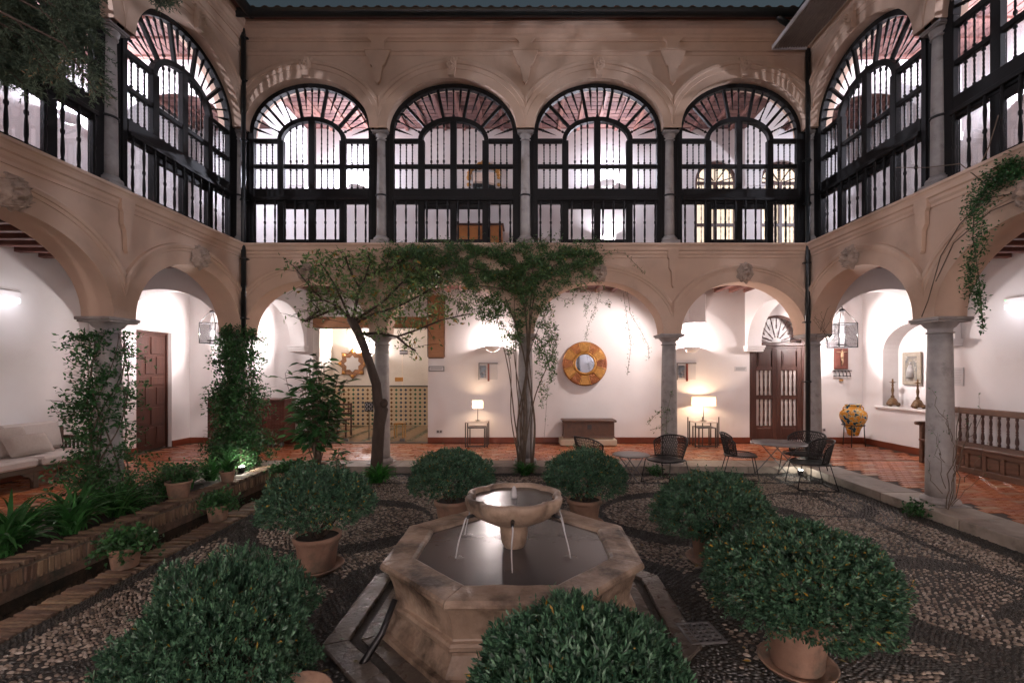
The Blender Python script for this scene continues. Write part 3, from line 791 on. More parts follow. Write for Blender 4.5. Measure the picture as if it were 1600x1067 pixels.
rp = N.new('ShaderNodeValToRGB'); e = rp.color_ramp.elements; e[0].color = (.034, .033, .030, 1); e[1].color = (.42, .36, .30, 1)
e[0].position = .1
for p_, c_ in ((.28, (.055, .050, .042, 1)), (.34, (.13, .10, .078, 1)), (.7, (.30, .235, .18, 1))): q = e.new(p_); q.color = c_
L.new(ad.outputs[0], rp.inputs[0]); L.new(rp.outputs[0], B.inputs['Base Color']); B.inputs['Roughness'].default_value = .28
tcn = N.new('ShaderNodeTexCoord'); nb = N.new('ShaderNodeTexNoise'); nb.inputs['Scale'].default_value = 90; L.new(tcn.outputs['Object'], nb.inputs['Vector'])
bp = N.new('ShaderNodeBump'); bp.inputs['Strength'].default_value = .25; bp.inputs['Distance'].default_value = .004; L.new(nb.outputs[0], bp.inputs['Height']); L.new(bp.outputs[0], B.inputs['Normal'])
M['pebble'] = m
def dome(k, rings):
    V = [(0, 0, 1.0)]
    for (r, z) in rings:
        for i in range(k): a = 2*PI*(i+.5*(len(V) > k))/k; V.append((r*math.cos(a), r*math.sin(a), z))
    F = [(0, 1+i, 1+(i+1) % k) for i in range(k)]
    for j in range(len(rings)-1):
        o = 1+j*k; p = o+k
        for i in range(k): F += [(o+i, p+i, p+(i+1) % k), (o+i, p+(i+1) % k, o+(i+1) % k)]
    return np.array(V), np.array(F)
def pebmesh(P, tmpl):
    T, F = tmpl; n = len(P); x, y, a, l, w, h, t = P.T
    jit = 1+RS.uniform(-.13, .13, (n, len(T)))
    X = T[None, :, 0]*jit*l[:, None]; Y = T[None, :, 1]*jit*w[:, None]; Z = T[None, :, 2]*h[:, None]
    tl = RS.normal(0, .15, n)[:, None]*X
    ca, sa = np.cos(a)[:, None], np.sin(a)[:, None]
    V = np.stack([x[:, None]+X*ca-Y*sa, y[:, None]+X*sa+Y*ca, GZ-.012+Z+tl], 2)
    return V.reshape(-1, 3), (F[None]+(np.arange(n)*len(T))[:, None, None]).reshape(-1, 3), np.repeat(t, len(T))
hi = dome(8, [(.5, .86), (.87, .45), (1, -.1)]); lo = dome(6, [(.62, .75), (1, -.05)])
vis = (825+peb[:, 0]*711/peb[:, 1] > 5) & (825+peb[:, 0]*711/peb[:, 1] < 1595) & (580+1.86*711/peb[:, 1] < 1060)
size = np.where(vis, peb[:, 3]*np.sqrt(peb[:, 4])/peb[:, 1], 0)
order = np.argsort(-size)
for q in peb[order[:300]]:
    c = q.copy(); c[0] = 0; c[1] = 0
    V, F, T = pebmesh(c[None], hi); V[:, 2] -= GZ
    link('pebble', npmesh('pebble', V, F, m, T, True), ground, (q[0], q[1], GZ))
rest = peb[order[300:]]; near = rest[:, 1] < 2.9
for P, tm in ((rest[near], hi), (rest[~near], lo)):
    V, F, T = pebmesh(P, tm); o = link('pebble', npmesh('pebble', V, F, m, T, True), ground); o['kind'] = 'stuff'
# ------------------------------------------------------------------ fountain
ft = thing('stone_fountain', 'octagonal carved stone fountain with a scalloped upper bowl pouring thin jets into the full basin', 'fountain', (FC[0], FC[1], 0))
def octa(mb, prof, seg=range(8), gap=0, sub=1, wob=0):
    for s in seg:
        a0 = PI/8+s*PI/4; vs = []; m = len(prof)
        for i in range(sub+1):
            for (r, z) in prof:
                q = r/math.cos(PI/8); t = i/sub
                p0 = (q*math.cos(a0), q*math.sin(a0)); p1 = (q*math.cos(a0+PI/4), q*math.sin(a0+PI/4))
                g = gap/max(.01, math.hypot(p1[0]-p0[0], p1[1]-p0[1])); tt = g+(1-2*g)*t
                x = p0[0]+(p1[0]-p0[0])*tt; y = p0[1]+(p1[1]-p0[1])*tt
                if wob:
                    nn = mnoise.noise_vector(Vector((x*5, y*5, z*5)))*wob+mnoise.noise_vector(Vector((x*19, y*19, z*19)))*wob*.4
                    x += nn.x; y += nn.y; z = z+nn.z*.6
                vs.append((x, y, z))
        fs = [(i*m+j, (i+1)*m+j, (i+1)*m+j+1, i*m+j+1) for i in range(sub) for j in range(m-1)]
        mb.add(vs, fs, False)
        b = len(mb.v)-len(vs)
        if gap: mb.f += [tuple(b+j for j in range(m)), tuple(b+sub*m+j for j in range(m))[::-1]]; mb.sm += [False, False]
    return mb
body = [(.79, .325), (.885, .318), (.876, .29), (.862, .25), (.848, .20), (.838, .15), (.835, .115), (.84, .105), (.862, .10), (.874, .085), (.874, .062), (.862, .048), (.846, .04), (.85, .02),
        (.868, -.01), (.89, -.04), (.905, -.065), (.91, -.085), (.945, -.09), (.95, -.11), (.95, -.2)]
m = octa(MB(), body[::-1], sub=10, wob=.008); me = m.mesh('basin_body', M['fountain']); part('basin_body', me, None, ft)
cop = [(.70, .30), (.70, .368), (.708, .382), (.73, .392), (.80, .390), (.89, .392), (.918, .388), (.932, .372), (.934, .352), (.924, .336), (.905, .326), (.87, .322), (.72, .31)]
for s in range(8):
    m = octa(MB(), cop[::-1], [s], .0025, 12, .007); part('coping_stone', m, M['fountain'], ft)
part('basin_lining', octa(MB(), [(.72, .33), (.715, -.05), (.01, -.05)], sub=1), M['fountain'], ft)
ap = [(.93, -.13), (.95, -.118), (1.05, -.122), (1.055, -.165), (1.115, -.165), (1.12, -.112), (1.13, -.105), (1.275, -.105), (1.285, -.112), (1.285, -.2)]
for s in range(8):
    part('apron_slab', octa(MB(), ap[::-1], [s], .004, 6, .004), M['wetstone'], ft)
m, N, L, B = new_mat('fountain_water')
B.inputs['Base Color'].default_value = (.085, .08, .08, 1); B.inputs['Roughness'].default_value = .24; B.inputs['Specular IOR Level'].default_value = .9
tcn = N.new('ShaderNodeTexCoord'); mp = N.new('ShaderNodeMapping'); mp.inputs['Scale'].default_value = (1.6, 2.4, 1); L.new(tcn.outputs['Object'], mp.inputs[0])
nz = N.new('ShaderNodeTexNoise'); nz.inputs['Scale'].default_value = 2.2; nz.inputs['Detail'].default_value = 3; L.new(mp.outputs[0], nz.inputs['Vector'])
bp = N.new('ShaderNodeBump'); bp.inputs['Strength'].default_value = .05; bp.inputs['Distance'].default_value = .05; L.new(nz.outputs[0], bp.inputs['Height']); L.new(bp.outputs[0], B.inputs['Normal'])
M['water'] = m
w = MB(); q = .715/math.cos(PI/8); w.add([(q*math.cos(PI/8+k*PI/4), q*math.sin(PI/8+k*PI/4), .362) for k in range(8)], [tuple(range(8))]); part('basin_water', w, M['water'], ft)
def lob(a): return .90+.10*abs(math.sin(4*a))**.6
bw = MB(); bw.lathe([(.10, .555), (.16, .562), (.24, .585), (.32, .63), (.37, .68), (.388, .72), (.392, .752), (.388, .768), (.372, .775), (.345, .772), (.335, .762), (.332, .72), (.30, .69), (.0, .68)], 96, rf=lob, cap=False)
part('upper_bowl', bw, M['fountain'], ft)
bw = MB(); bw.lathe([(.0, .741), (.333, .741)], 96, rf=lob, cap=False); part('bowl_water', bw, M['water'], ft)
pd = MB(); pd.lathe([(.075, .20), (.078, .36), (.088, .375), (.10, .41), (.108, .46), (.11, .50), (.105, .54), (.12, .558)], 28); part('pedestal', pd, M['fountain'], ft)
mj, N, L, B = new_mat('falling_water'); B.inputs['Base Color'].default_value = (.75, .74, .76, 1); B.inputs['Roughness'].default_value = .1
B.inputs['Alpha'].default_value = .55; M['jet'] = mj
for k in range(6):
    a = -PI/2+k*PI/3; c, s = math.cos(a), math.sin(a)
    sp = MB().tube([(c*.33, s*.33, .66), (c*.385, s*.385, .652), (c*.40, s*.40, .648)], [.016, .013, .011], 8); part('spout', sp, M['iron'], ft)
    pts = []
    for i in range(11):
        t = i/10; r = .40+.085*t; pts.append((c*r+.004*math.sin(7*t+k), s*r, .648-.286*(t*.25+t*t*.75)))
    part('water_jet', MB().tube(pts, [.0065-.0015*i/10 for i in range(11)], 6), mj, ft)
    rp_ = MB()
    rp_.lathe([(.006, .3635), (.022, .3655), (.034, .3635), (.05, .3648), (.062, .3632)], 18, c=(c*.487, s*.487, 0), cap=False); part('ripple', rp_, M['water'], ft)
part('bubbling_jet', MB().lathe([(.024, .741), (.022, .77), (.019, .80), (.014, .825), (.0, .836)], 14), mj, ft)
part('overflow_pipe', MB().tube([(-.79, -.52, .2), (-.85, -.60, .02), (-.93, -.70, -.10), (-.95, -.72, -.13)], [.02, .022, .024, .024], 10), M['iron'], ft)
# iron drain grate
g = thing('drain_grate', 'small square iron drain grate set in the pebbles right of the fountain', 'drain', (1.22, 3.22, GZ+.004), .12)
for x0, x1, y0, y1 in ((-.13, .13, -.13, -.11), (-.13, .13, .11, .13), (-.13, -.11, -.11, .11), (.11, .13, -.11, .11)): part('frame', MB().box(x0, x1, y0, y1, 0, .016, .003), M['grey'], g)
for k in range(4): part('bar', MB().box(-.11, .11, -.066+.044*k-.007, -.066+.044*k+.007, 0, .013), M['grey'], g); part('bar', MB().box(-.066+.044*k-.007, -.066+.044*k+.007, -.11, .11, .001, .0145), M['grey'], g)

# ------------------------------------------------------------------ furniture
def chair():
    t = thing('wire_chair', '', 'chair')
    B_ = M['black']; w = .29
    # seat: woven pad in a rim
    seat = MB(); n = 24
    rim = [(w*math.cos(a)*(1.0 if abs(math.cos(a)) < .99 else 1), .26*math.sin(a), .40+.012*math.cos(2*a)) for a in [2*PI*i/n for i in range(n)]]
    rim = [(math.copysign(abs(x/w)**.7, x)*w, math.copysign(abs(y/.26)**.7, y)*.26, z) for x, y, z in rim]
    seat.tube(rim, .011, 6, closed=True); part('seat_frame', seat, B_, t)
    s = MB()
    for k in range(17):
        y = -.24+.03*k; hw = w*(1-abs(y/.26)**2.9)**(1/2.9)*.99
        s.box(-hw, hw, y-.012, y+.012, .396-.012*(1-abs(y)/.26), .403-.012*(1-abs(y)/.26))
    part('seat', s, B_, t)
    # back shell: y negative is the rear
    def P(u, v):   # u -1..1 around, v 0..1 up
        a = -PI/2+u*1.28; r = .27+.06*v
        return (r*1.05*math.cos(a), r*math.sin(a)*.95-.02*v, .42+v*(.35-.12*abs(u)**3))
    hoop = [P(u, 1) for u in [-1+2*i/22 for i in range(23)]]
    f = MB(); f.tube([P(-1, 0)]+[P(-1, v) for v in (.3, .6, .85)]+hoop+[P(1, v) for v in (.85, .6, .3)]+[P(1, 0)], .011, 6)
    f.tube([P(u, 0) for u in [-1+2*i/14 for i in range(15)]], .008, 5)
    for u in (-.62, .62): f.tube([P(u, v/5) for v in range(6)], .008, 5)
    part('back_frame', f, B_, t)
    nt = MB()
    for i in range(13):
        v = (i+.5)/13; nt.tube([tuple(np.array(P(u, v))+np.array((0, 0, .006*(-1)**(j+i)))) for j, u in enumerate([-1+2*k/26 for k in range(27)])], .0042, 3, smooth=False)
    for d in (1, -1):
        for i in range(-4, 30):
            u0 = -1+2*i/26; pts = []
            for j in range(7):
                v = j/6; u = u0+d*v*.30
                if -1 <= u <= 1: pts.append(P(u, v))
            if len(pts) > 1: nt.tube(pts, .0042, 3, smooth=False)
    part('woven_back', nt, B_, t)
    for s_ in (-1, 1):
        # sled side: two legs joined by a floor rod
        for yy, yt in ((-.30, -.20), (.27, .20)):
            part('leg', MB().tube([(s_*.25, yt, .395), (s_*.285, yy, .012)], .008, 6), B_, t)
    part('floor_rod', MB().tube([(-.285, -.30, .012), (-.285, .27, .012)], .008, 6).tube([(.285, -.30, .012), (.285, .27, .012)], .008, 6), B_, t)
    part('floor_rod', MB().tube([(-.285, -.30, .012), (.285, -.30, .012)], .008, 6), B_, t)
    return t
ch = chair()
GR = 'black wire chairs round the two metal tables'
spec = [((1.12, 7.72), rad(-55), 'black woven wire chair left of the small round table, seen from behind'),
        ((2.28, 7.55), rad(125), 'black woven wire chair right of the small round table, in front of the column'),
        ((3.72, 7.98), rad(-110), 'black woven wire chair left of the larger round table beside the lamp'),
        ((4.86, 8.05), rad(120), 'black woven wire chair behind the larger round table near the corner column'),
        ((4.52, 7.30), rad(78), 'black woven wire chair nearest the right arcade, in front of the larger round table')]
for i, ((x, y), a, lab) in enumerate(spec):
    z = GZ+.004
    if i == 0: ch.location = (x, y, z); ch.rotation_euler = (0, 0, a); ch['label'] = lab; ch['group'] = GR; c_ = ch
    else: dup(ch, (x, y, z), a, lab, GR)
def table(loc, r, h, lab, nleg, rz):
    t = thing('round_table', lab, 'table', loc, rz); G = M['grey']
    part('tabletop', MB().lathe([(0, h-.012), (r-.008, h-.012), (r, h-.008), (r, h-.003), (r-.006, h), (0, h)], 48, cap=False), G, t)
    for s in (-1, 1):
        for d in (-1, 1):
            part('leg', MB().tube([(d*r*.55, s*r*.42, h-.015), (-d*r*.75, s*r*.50, .01)], .009, 6), G, t)
        part('stretcher', MB().tube([(s*r*.75, -r*.5, .01), (s*r*.75, r*.5, .01)], .007, 6), G, t)
    part('pivot', MB().tube([(0, -r*.46, h*.52), (0, r*.46, h*.52)], .007, 6), G, t)
table((1.68, 7.42, GZ+.004), .30, .505, 'small round grey metal folding table between two black wire chairs', 4, .4)
table((4.42, 8.0, GZ+.004), .45, .60, 'larger round grey metal table with crossed thin legs near the right corner', 4, .2)

# sofa on the left
sf = thing('garden_sofa', 'wooden slatted sofa with cream cushions standing in the left gallery', 'sofa', (-7.72, 6.2, 0), rad(-3))
dk = pmat('sofa_wood', (.10, .062, .04), (.06, .037, .024), 5, .5, .2, 30, stretch=(6, 1, 6))
y0, y1 = -2.2, 1.62
part('seat_frame', MB().box(-.36, .36, y0, y1, .24, .32, .01), dk, sf)
for y in (-1.15, -.28, .62, 1.56):
    for x in (-.31, .31): part('leg', MB().box(x-.035, x+.035, y-.035, y+.035, 0, .24, .006), dk, sf)
    part('bracket', MB().prism([(-.0, 0), (.16, 0), (.10, -.05), (.05, -.06), (.02, -.12), (0, -.14)], -.015, .015, Matrix.Translation((.325, y-.04, .24)) @ Matrix.Rotation(-PI/2, 4, 'Z')), dk, sf)
for s in (1,):
    part('arm_rail', MB().box(-.40, .40, y1-.02, y1+.06, .60, .645, .01), dk, sf)
    for i in range(10): part('slat', MB().box(-.34+i*.073-.012, -.34+i*.073+.018, y1+.0, y1+.03, .32, .60, .004), dk, sf)
    part('arm_post', MB().box(.32, .39, y1-.01, y1+.055, 0, .60, .008), dk, sf)
part('back_frame', MB().box(-.40, -.35, y0, y1, .32, .80, .01), dk, sf)
def cushion(nm, w, h, d, mat, parent, Mx, pinch=.12):
    n = 14; V = []; 
    for side in (1, -1):
        for i in range(n+1):
            for j in range(n+1):
                u = -1+2*i/n; v = -1+2*j/n
                bul = (max(0, (1-u**4)*(1-v**4)))**.45
                x = u*w/2*(1-pinch*.25*(1-abs(v))**1*0-.04*pinch*(v*v)); y = v*h/2*(1-.04*pinch*u*u)
                wr = .006*mnoise.noise(Vector((u*2.3+h, v*2.3, side)))
                V.append(Mx @ Vector((x, y, side*(d/2*bul+wr))))
    k = (n+1)**2; F = []
    for s in range(2):
        for i in range(n):
            for j in range(n):
                a = s*k+i*(n+1)+j; f = (a, a+n+1, a+n+2, a+1); F.append(f if s == 0 else f[::-1])
    m = MB(); m.add(V, F, True); return part(nm, m, mat, parent)
T_ = Matrix.Translation; Rt = Matrix.Rotation
for y in (-.68, .19, 1.10):
    part('seat_cushion', MB().box(-.33, .40, y-.43, y+.43, .322, .45, .03), M['cloth'], sf)
    part('back_cushion', MB().box(-.07, .07, -.42, .42, -.22, .24, .045, T_((-.27, y-.05, .68)) @ Rt(rad(-12), 4, 'Y')), M['cloth'], sf)
t = thing('scatter_pillow', 'large square beige pillow leaning on the sofa back', 'pillow', (-7.86, 6.9, .45)); cushion('cover', .50, .46, .16, M['pillow'], t, T_((0, 0, .22)) @ Rt(rad(68), 4, 'Y') @ Rt(PI/2, 4, 'Z'))
t = thing('scatter_pillow', 'smaller rectangular beige pillow in front of the square pillow on the sofa', 'pillow', (-7.68, 7.0, .45)); cushion('cover', .62, .34, .14, M['pillow'], t, T_((0, 0, .165)) @ Rt(rad(60), 4, 'Y') @ Rt(PI/2, 4, 'Z'))

# long bench on the right
bn = thing('church_bench', 'long old wooden bench with turned spindles and panelled base along the right gallery wall', 'bench', (7.8, 7.2, 0)); bwm = M['benchwood']
ya, yb = -1.5, 1.5
part('seat', MB().box(-.34, .20, ya, yb, .42, .46, .008), bwm, bn)
part('base', MB().box(-.26, .18, ya+.03, yb-.03, 0, .42), bwm, bn)
part('base_rail', MB().box(-.30, -.262, ya, yb, .0, .10, .006), bwm, bn); part('base_rail', MB().box(-.30, -.262, ya, yb, .345, .415, .006), bwm, bn)
k = 0; y = ya
while y < yb-.05:
    part('stile', MB().box(-.30, -.263, y, y+.07, .102, .343, .004), bwm, bn)
    if y+.30 < yb: part('panel', MB().box(-.282, -.262, y+.10, min(y+.30, yb), .135, .315, .008), bwm, bn)
    y += .293
part('top_rail', MB().box(.13, .20, ya, yb, .97, 1.08, .012), bwm, bn)
for y in (ya+.04, 0, yb-.04): part('back_post', MB().box(.13, .20, y-.04, y+.04, .46, .97, .006), bwm, bn)
bs = MB(); bs.lathe([(.9, 0), (.9, .08), (.6, .1), (1.1, .2), (1.0, .3), (.6, .42), (.85, .47), (.55, .5), (.85, .53), (.6, .6), (.95, .75), (.55, .9), (.9, .92), (.9, 1)], 10); bsm = bs.mesh('spindle', M['brownwood'])
for i in range(20):
    y = ya+.17+i*.14
    if abs(y) > .07 and y < yb-.1: link('spindle', bsm, bn, (.165, y, .46), None, (.024, .024, .51))
for y in (yb-.035, ya+.035):
    part('arm_post', MB().box(-.33, -.25, y-.035, y+.035, .0, .74, .008), bwm, bn)
    part('armrest', MB().box(-.38, .12, y-.045, y+.045, .74, .79, .015).tube([(-.38, y-.045, .755), (-.38, y+.045, .755)], .035, 10), bwm, bn)

# chest on a cream plinth
cx = thing('wooden_chest', 'low carved brown wooden chest against the wall beneath the round mirror', 'chest', (1.42, 10.75, .20)); cm = pmat('chest_wood', (.11, .048, .025), (.06, .027, .015), 9, .45, .6, 30, bdist=.006)
part('box', MB().box(-.58, .58, -.22, .22, 0, .36, .008), cm, cx); part('lid', MB().box(-.63, .63, -.25, .25, .362, .41, .012), cm, cx)
part('lock', MB().box(-.05, .05, -.228, -.218, .20, .30, .003), M['iron'], cx)
part('moulding', MB().box(-.60, .60, -.24, .24, -.0, .03, .008), cm, cx)
pc = thing('cream_plinth', 'low cream coloured box carrying the carved wooden chest', 'plinth', (1.40, 10.75, 0)); part('box', MB().box(-.66, .66, -.24, .26, 0.015, .168, .02), M['cream'], pc); part('top', MB().box(-.58, .58, -.2, .24, .17, .198, .006), M['cream'], pc)

# nested side tables with lamps
def nest(loc, lab, posts):
    t = thing('nesting_table', lab, 'table', loc); w, d, h = .50, .38, .56
    bm_ = pmat('bronze_metal', (.05, .032, .024), (.035, .022, .018), 9, .4, .1, 40)
    for W_, H_, o in ((w, h, 0), (.38, .44, .05)):
        for x in (-W_/2, W_/2):
            for y in (-d/2-o, d/2-o): part('leg', MB().box(x-.012, x+.012, y-.012, y+.012, 0, H_, .002), bm_, t)
        part('tabletop', MB().box(-W_/2-.012, W_/2+.012, -d/2-o-.012, d/2-o+.012, H_, H_+.02, .003), M['grey'] if o else pmat('pale_top', (.5, .46, .43), (.45, .41, .39), 4, .2, 0), t)
        part('rail', MB().box(-W_/2, W_/2, -d/2-o-.01, -d/2-o+.01, .02, .04), bm_, t)
    if posts:
        for x in (-.36, -.02, .36): part('upright', MB().box(x-.01, x+.01, -.02, .0, 0, .68, .002), bm_, t)
    return t
nest((-1.18, 10.6, 0), 'dark metal side table carrying the small white lamp, beside the vine covered column', False)
nest((4.08, 10.6, 0), 'dark metal side table with tall uprights carrying the wide cream lamp by the arched door', True)
def tlamp(loc, lab, r, hs, h0, watts, mat, col):
    t = thing('table_lamp', lab, 'lamp', loc)
    part('base', MB().lathe([(.07, 0), (.07, .012), (.02, .02), (.008, .03)], 16), M['iron'], t)
    part('stem', MB().lathe([(.008, .02), (.008, h0+.1)], 8), M['iron'], t)
    m, N, L, B = new_mat('glowing_shade'); B.inputs['Base Color'].default_value = rgb(col); B.inputs['Roughness'].default_value = .9
    tr = N.new('ShaderNodeBsdfTranslucent'); tr.inputs[0].default_value = rgb(col); mx = N.new('ShaderNodeMixShader'); mx.inputs[0].default_value = .6
    L.new(B.outputs[0], mx.inputs[1]); L.new(tr.outputs[0], mx.inputs[2]); L.new(mx.outputs[0], N['Material Output'].inputs[0])
    part('shade', MB().lathe([(r, h0), (r*.97, h0+hs)], 32, cap=False), m, t)
    part('bulb', MB().ball((0, 0, h0+hs*.45), .03), M['bulb'], t)
    lamp(t, (0, 0, h0+hs*.45), watts, (1, .68, .42) if loc[2] < 3 else (.95, .88, .95), .04)
    return t
tlamp((-1.18, 10.68, .58), 'small table lamp with a white drum shade on the left side table', .125, .17, .30, 5, None, (.9, .86, .8))
tlamp((4.12, 10.68, .58), 'table lamp with a wide cream drum shade on the right side table', .27, .20, .36, 9, None, (.88, .70, .45))

# round sunburst mirror
mr = thing('sunburst_mirror', 'round mirror in a wide embossed copper and gilt frame with radiating ribs', 'mirror', (1.37, GY1-.05, 1.92)); mr.rotation_euler = (rad(-7), 0, 0)
part('backing', MB().lathe([(0, 0), (.535, 0), (.54, .02), (.2, .03), (0, .03)], 48, M=Rt(PI/2, 4, 'X') @ T_((0, 0, .0))), M['copper'], mr)
for k in range(12):
    a = 2*PI*k/12; a0 = a-PI/12+.05; a1 = a+PI/12-.05; vs = []
    for i in range(7):
        q = a0+(a1-a0)*i/6
        for r, d in ((.285, -.035), (.30, -.052), (.51, -.052), (.525, -.035)): vs.append((r*math.sin(q), d, r*math.cos(q)))
    m = MB(); m.add(vs, [(i*4+j, (i+1)*4+j, (i+1)*4+j+1, i*4+j+1) for i in range(6) for j in range(3)])
    part('embossed_panel', m, M['copper'] if k % 2 else M['gold'], mr)
    q = a+PI/12
    part('rib', MB().box(-.014, .014, -.065, -.03, .27, .535, .006, Rt(q, 4, 'Y')), M['gold'], mr)
part('inner_ring', MB().lathe([(.225, -.0), (.225, .06), (.24, .075), (.275, .07), (.285, .03)], 48, cap=False, M=Rt(PI/2, 4, 'X')), M['gold'], mr)
part('mirror_glass', MB().lathe([(0, .045), (.235, .045)], 48, cap=False, M=Rt(PI/2, 4, 'X')), M['mirror'], mr)

# wall sconces: plaster half bowls throwing light up
def sconce(loc, rz, lab, w=16, r=.19):
    t = thing('wall_sconce', lab, 'wall lamp', loc, rz); vs = []; n = 16
    for i in range(7):
        q = i/6*PI/2
        for k in range(n+1):
            a = PI*k/n; rr = r*math.cos(q); vs.append((rr*math.cos(a), -rr*math.sin(a)-.002, -.75*r*math.sin(q)))
    m = MB(); m.add(vs, [(i*(n+1)+k, (i+1)*(n+1)+k, (i+1)*(n+1)+k+1, i*(n+1)+k+1) for i in range(6) for k in range(n)], True)
    part('bowl', m, W, t)
    part('bulb', MB().ball((0, -.08, .01), .03), M['bulb'], t)
    lamp(t, (0, -.10, .04), w*(2.0 if loc[2] > 4 else 1), (.88, .87, 1.0) if loc[2] > 4 else (1, .86, .83), .04)
    return t
SG = None
sconce((-.86, GY1, 2.35), 0, 'white plaster bowl wall lamp above the left side table, behind the vine', 21)
sconce((3.97, GY1, 2.33), 0, 'white plaster bowl wall lamp above the wide cream table lamp', 21)
sconce((-5.15+.0, rY, 2.35), 0, 'wall lamp in the tiled room behind the young tree trunk', 45)
sconce((-4.18, GY1, 6.22), 0, 'plaster bowl wall lamp seen through the leftmost facing gallery window', 40)
sconce((1.93, GY1, 6.34), 0, 'plaster bowl wall lamp seen through the third facing gallery window', 24)
for (x, y, z, rz, lab, w_) in ((GX0, 8.1, 6.3, PI/2, 'plaster bowl wall lamp in the upper left gallery', 70), (GX1, 7.2, 6.3, -PI/2, 'plaster bowl wall lamp in the upper right gallery', 60), (GX0, 3.9, 6.3, PI/2, 'plaster bowl wall lamp nearer the viewer in the upper left gallery', 60), (GX1, 3.2, 6.3, -PI/2, 'plaster bowl wall lamp nearer the viewer in the upper right gallery', 50)):
    sconce((x, y, z), rz, lab, w_)
for x in (-4.2, -1.5, 1.4, 4.1):
    sconce((x, GY0, 2.4), PI, 'plaster bowl wall lamp on the wall behind the viewer', 62); sconce((x, GY0, 6.3), PI, 'plaster bowl wall lamp in the upper gallery behind the viewer', 7)
for o in list(C.objects):
    if o.get('label', '').endswith('behind the viewer') and o.get('category') == 'wall lamp': o['group'] = 'wall lamps behind the viewer'
# the low lamp on the upper floor that glares between the railings
tlamp((1.88, 10.7, 4.08), 'floor lamp glowing behind the railing of the third facing gallery window', .17, .22, .62, 26, None, (.92, .88, .82))

# hanging lanterns
def lantern(x, y, zt, zb, w, lab, watts):
    t = thing('hanging_lantern', lab, 'lantern', (x, y, zb)); h = (zt-zb)*.60; a = w/2; I = M['iron']; 
    for sx in (-1, 1):
        for sy in (-1, 1):
            part('frame_bar', MB().tube([(sx*a, sy*a, 0), (sx*a, sy*a, h)], .009, 4), I, t)
            part('frame_bar', MB().tube([(sx*a, sy*a, h), (sx*.04, sy*.04, h+(zt-zb)*.34)], .008, 4), I, t)
    for z in (0, h):
        for s in (-1, 1): part('frame_bar', MB().box(-a, a, s*a-.008, s*a+.008, z-.008, z+.008), I, t); part('frame_bar', MB().box(s*a-.008, s*a+.008, -a, a, z-.0081, z+.0081), I, t)
    for s in (-1, 1):
        part('glass_pane', MB().box(-a, a, s*a-.002, s*a+.002, 0, h), M['clearglass'], t); part('glass_pane', MB().box(s*a-.002, s*a+.002, -a, a, 0, h), M['clearglass'], t)
    part('cap', MB().lathe([(.07, h+(zt-zb)*.32), (.05, h+(zt-zb)*.38), (.02, zt-zb)], 12), I, t)
    part('chain', MB().tube([(0, 0, zt-zb), (0, 0, 3.65-zb)], .008, 5), I, t)
    part('candle_tray', MB().lathe([(.0, .05), (.10, .05), (.11, .07)], 16, cap=False), I, t)
    part('bulb', MB().ball((0, 0, h*.5), (.035, .035, .06)), M['bulb'], t)
    lamp(t, (0, 0, h*.5), watts, (1, .89, .86), .05)
lantern(-6.93, 10.0, 3.08, 2.35, .34, 'square glass and iron lantern hanging at the left corner of the gallery', 105)
lantern(6.90, 10.0, 3.12, 2.26, .40, 'square glass and iron lantern hanging at the right corner above the painted jar', 95)
# picture spotlight that throws the mirror's and the chest's shadow to the lower left
sp = thing('ceiling_spotlight', 'small white ceiling spotlight aimed at the round mirror', 'spotlight', (3.1, 9.5, 3.5))
part('housing', MB().lathe([(.0, .0), (.04, 0), (.045, .12), (.02, .15), (.0, .15)], 14), W, sp)
v = Vector((1.2, 11.05, 1.6))-Vector((3.0, 9.55, 3.40)); lamp(sp, (-.03, .03, -.05), 42, (1, .87, .84), .03, 'SPOT', v.to_track_quat('-Z', 'Y').to_euler(), spot=rad(95), blend=.7)
# rows of exit lights
for x, y, z, rz, lab in ((GX0+.02, 7.12, 2.93, PI/2, 'white lit emergency light box on the left gallery wall'), (GX1-.02, 7.50, 2.88, -PI/2, 'white lit emergency light box with a green dot on the right gallery wall')):
    t = thing('emergency_light', lab, 'light', (x, y, z), rz)
    part('case', MB().box(-.20, .20, -.06, 0, -.03, .08, .01), W, t); part('diffuser', MB().box(-.19, .19, -.055, -.005, -.10, -.031, .006), emat('cool_diffuser', (.75, .9, 1), 2.2), t)
    part('indicator', MB().ball((-.16, -.062, .05), .008), emat('green_led', (.1, 1, .2), 3), t)
    lamp(t, (0, -.3, -.12), .7, (.92, .88, .95), .12)
# doors
dr = thing('panelled_door', 'tall brown door of many raised panels in the left gallery', 'door', (GX0-.12, 10.02, 0), PI/2)
part('leaf', MB().box(-.47, .47, .0, .05, .02, 2.60), M['brownwood'], dr)
for i, (z0, z1) in enumerate(((.12, .50), (.56, .94), (1.00, 1.38), (1.44, 1.62), (1.68, 2.06), (2.12, 2.50))):
    for j in range(3 if i % 2 == 0 else 2):
        n = 3 if i % 2 == 0 else 2; w_ = .88/n; x0 = -.44+j*w_
        part('panel', MB().box(x0+.03, x0+w_-.03, -.022, .0, z0, z1, .012), M['brownwood'], dr)
for s in (-1, 1): part('frame', MB().box(min(s*.44, s*.475), max(s*.44, s*.475), -.045, .0, 0, 2.615, .006), M['brownwood'], dr)
part('frame', MB().box(-.44, .44, -.045, .0, 2.57, 2.615, .006), M['brownwood'], dr)

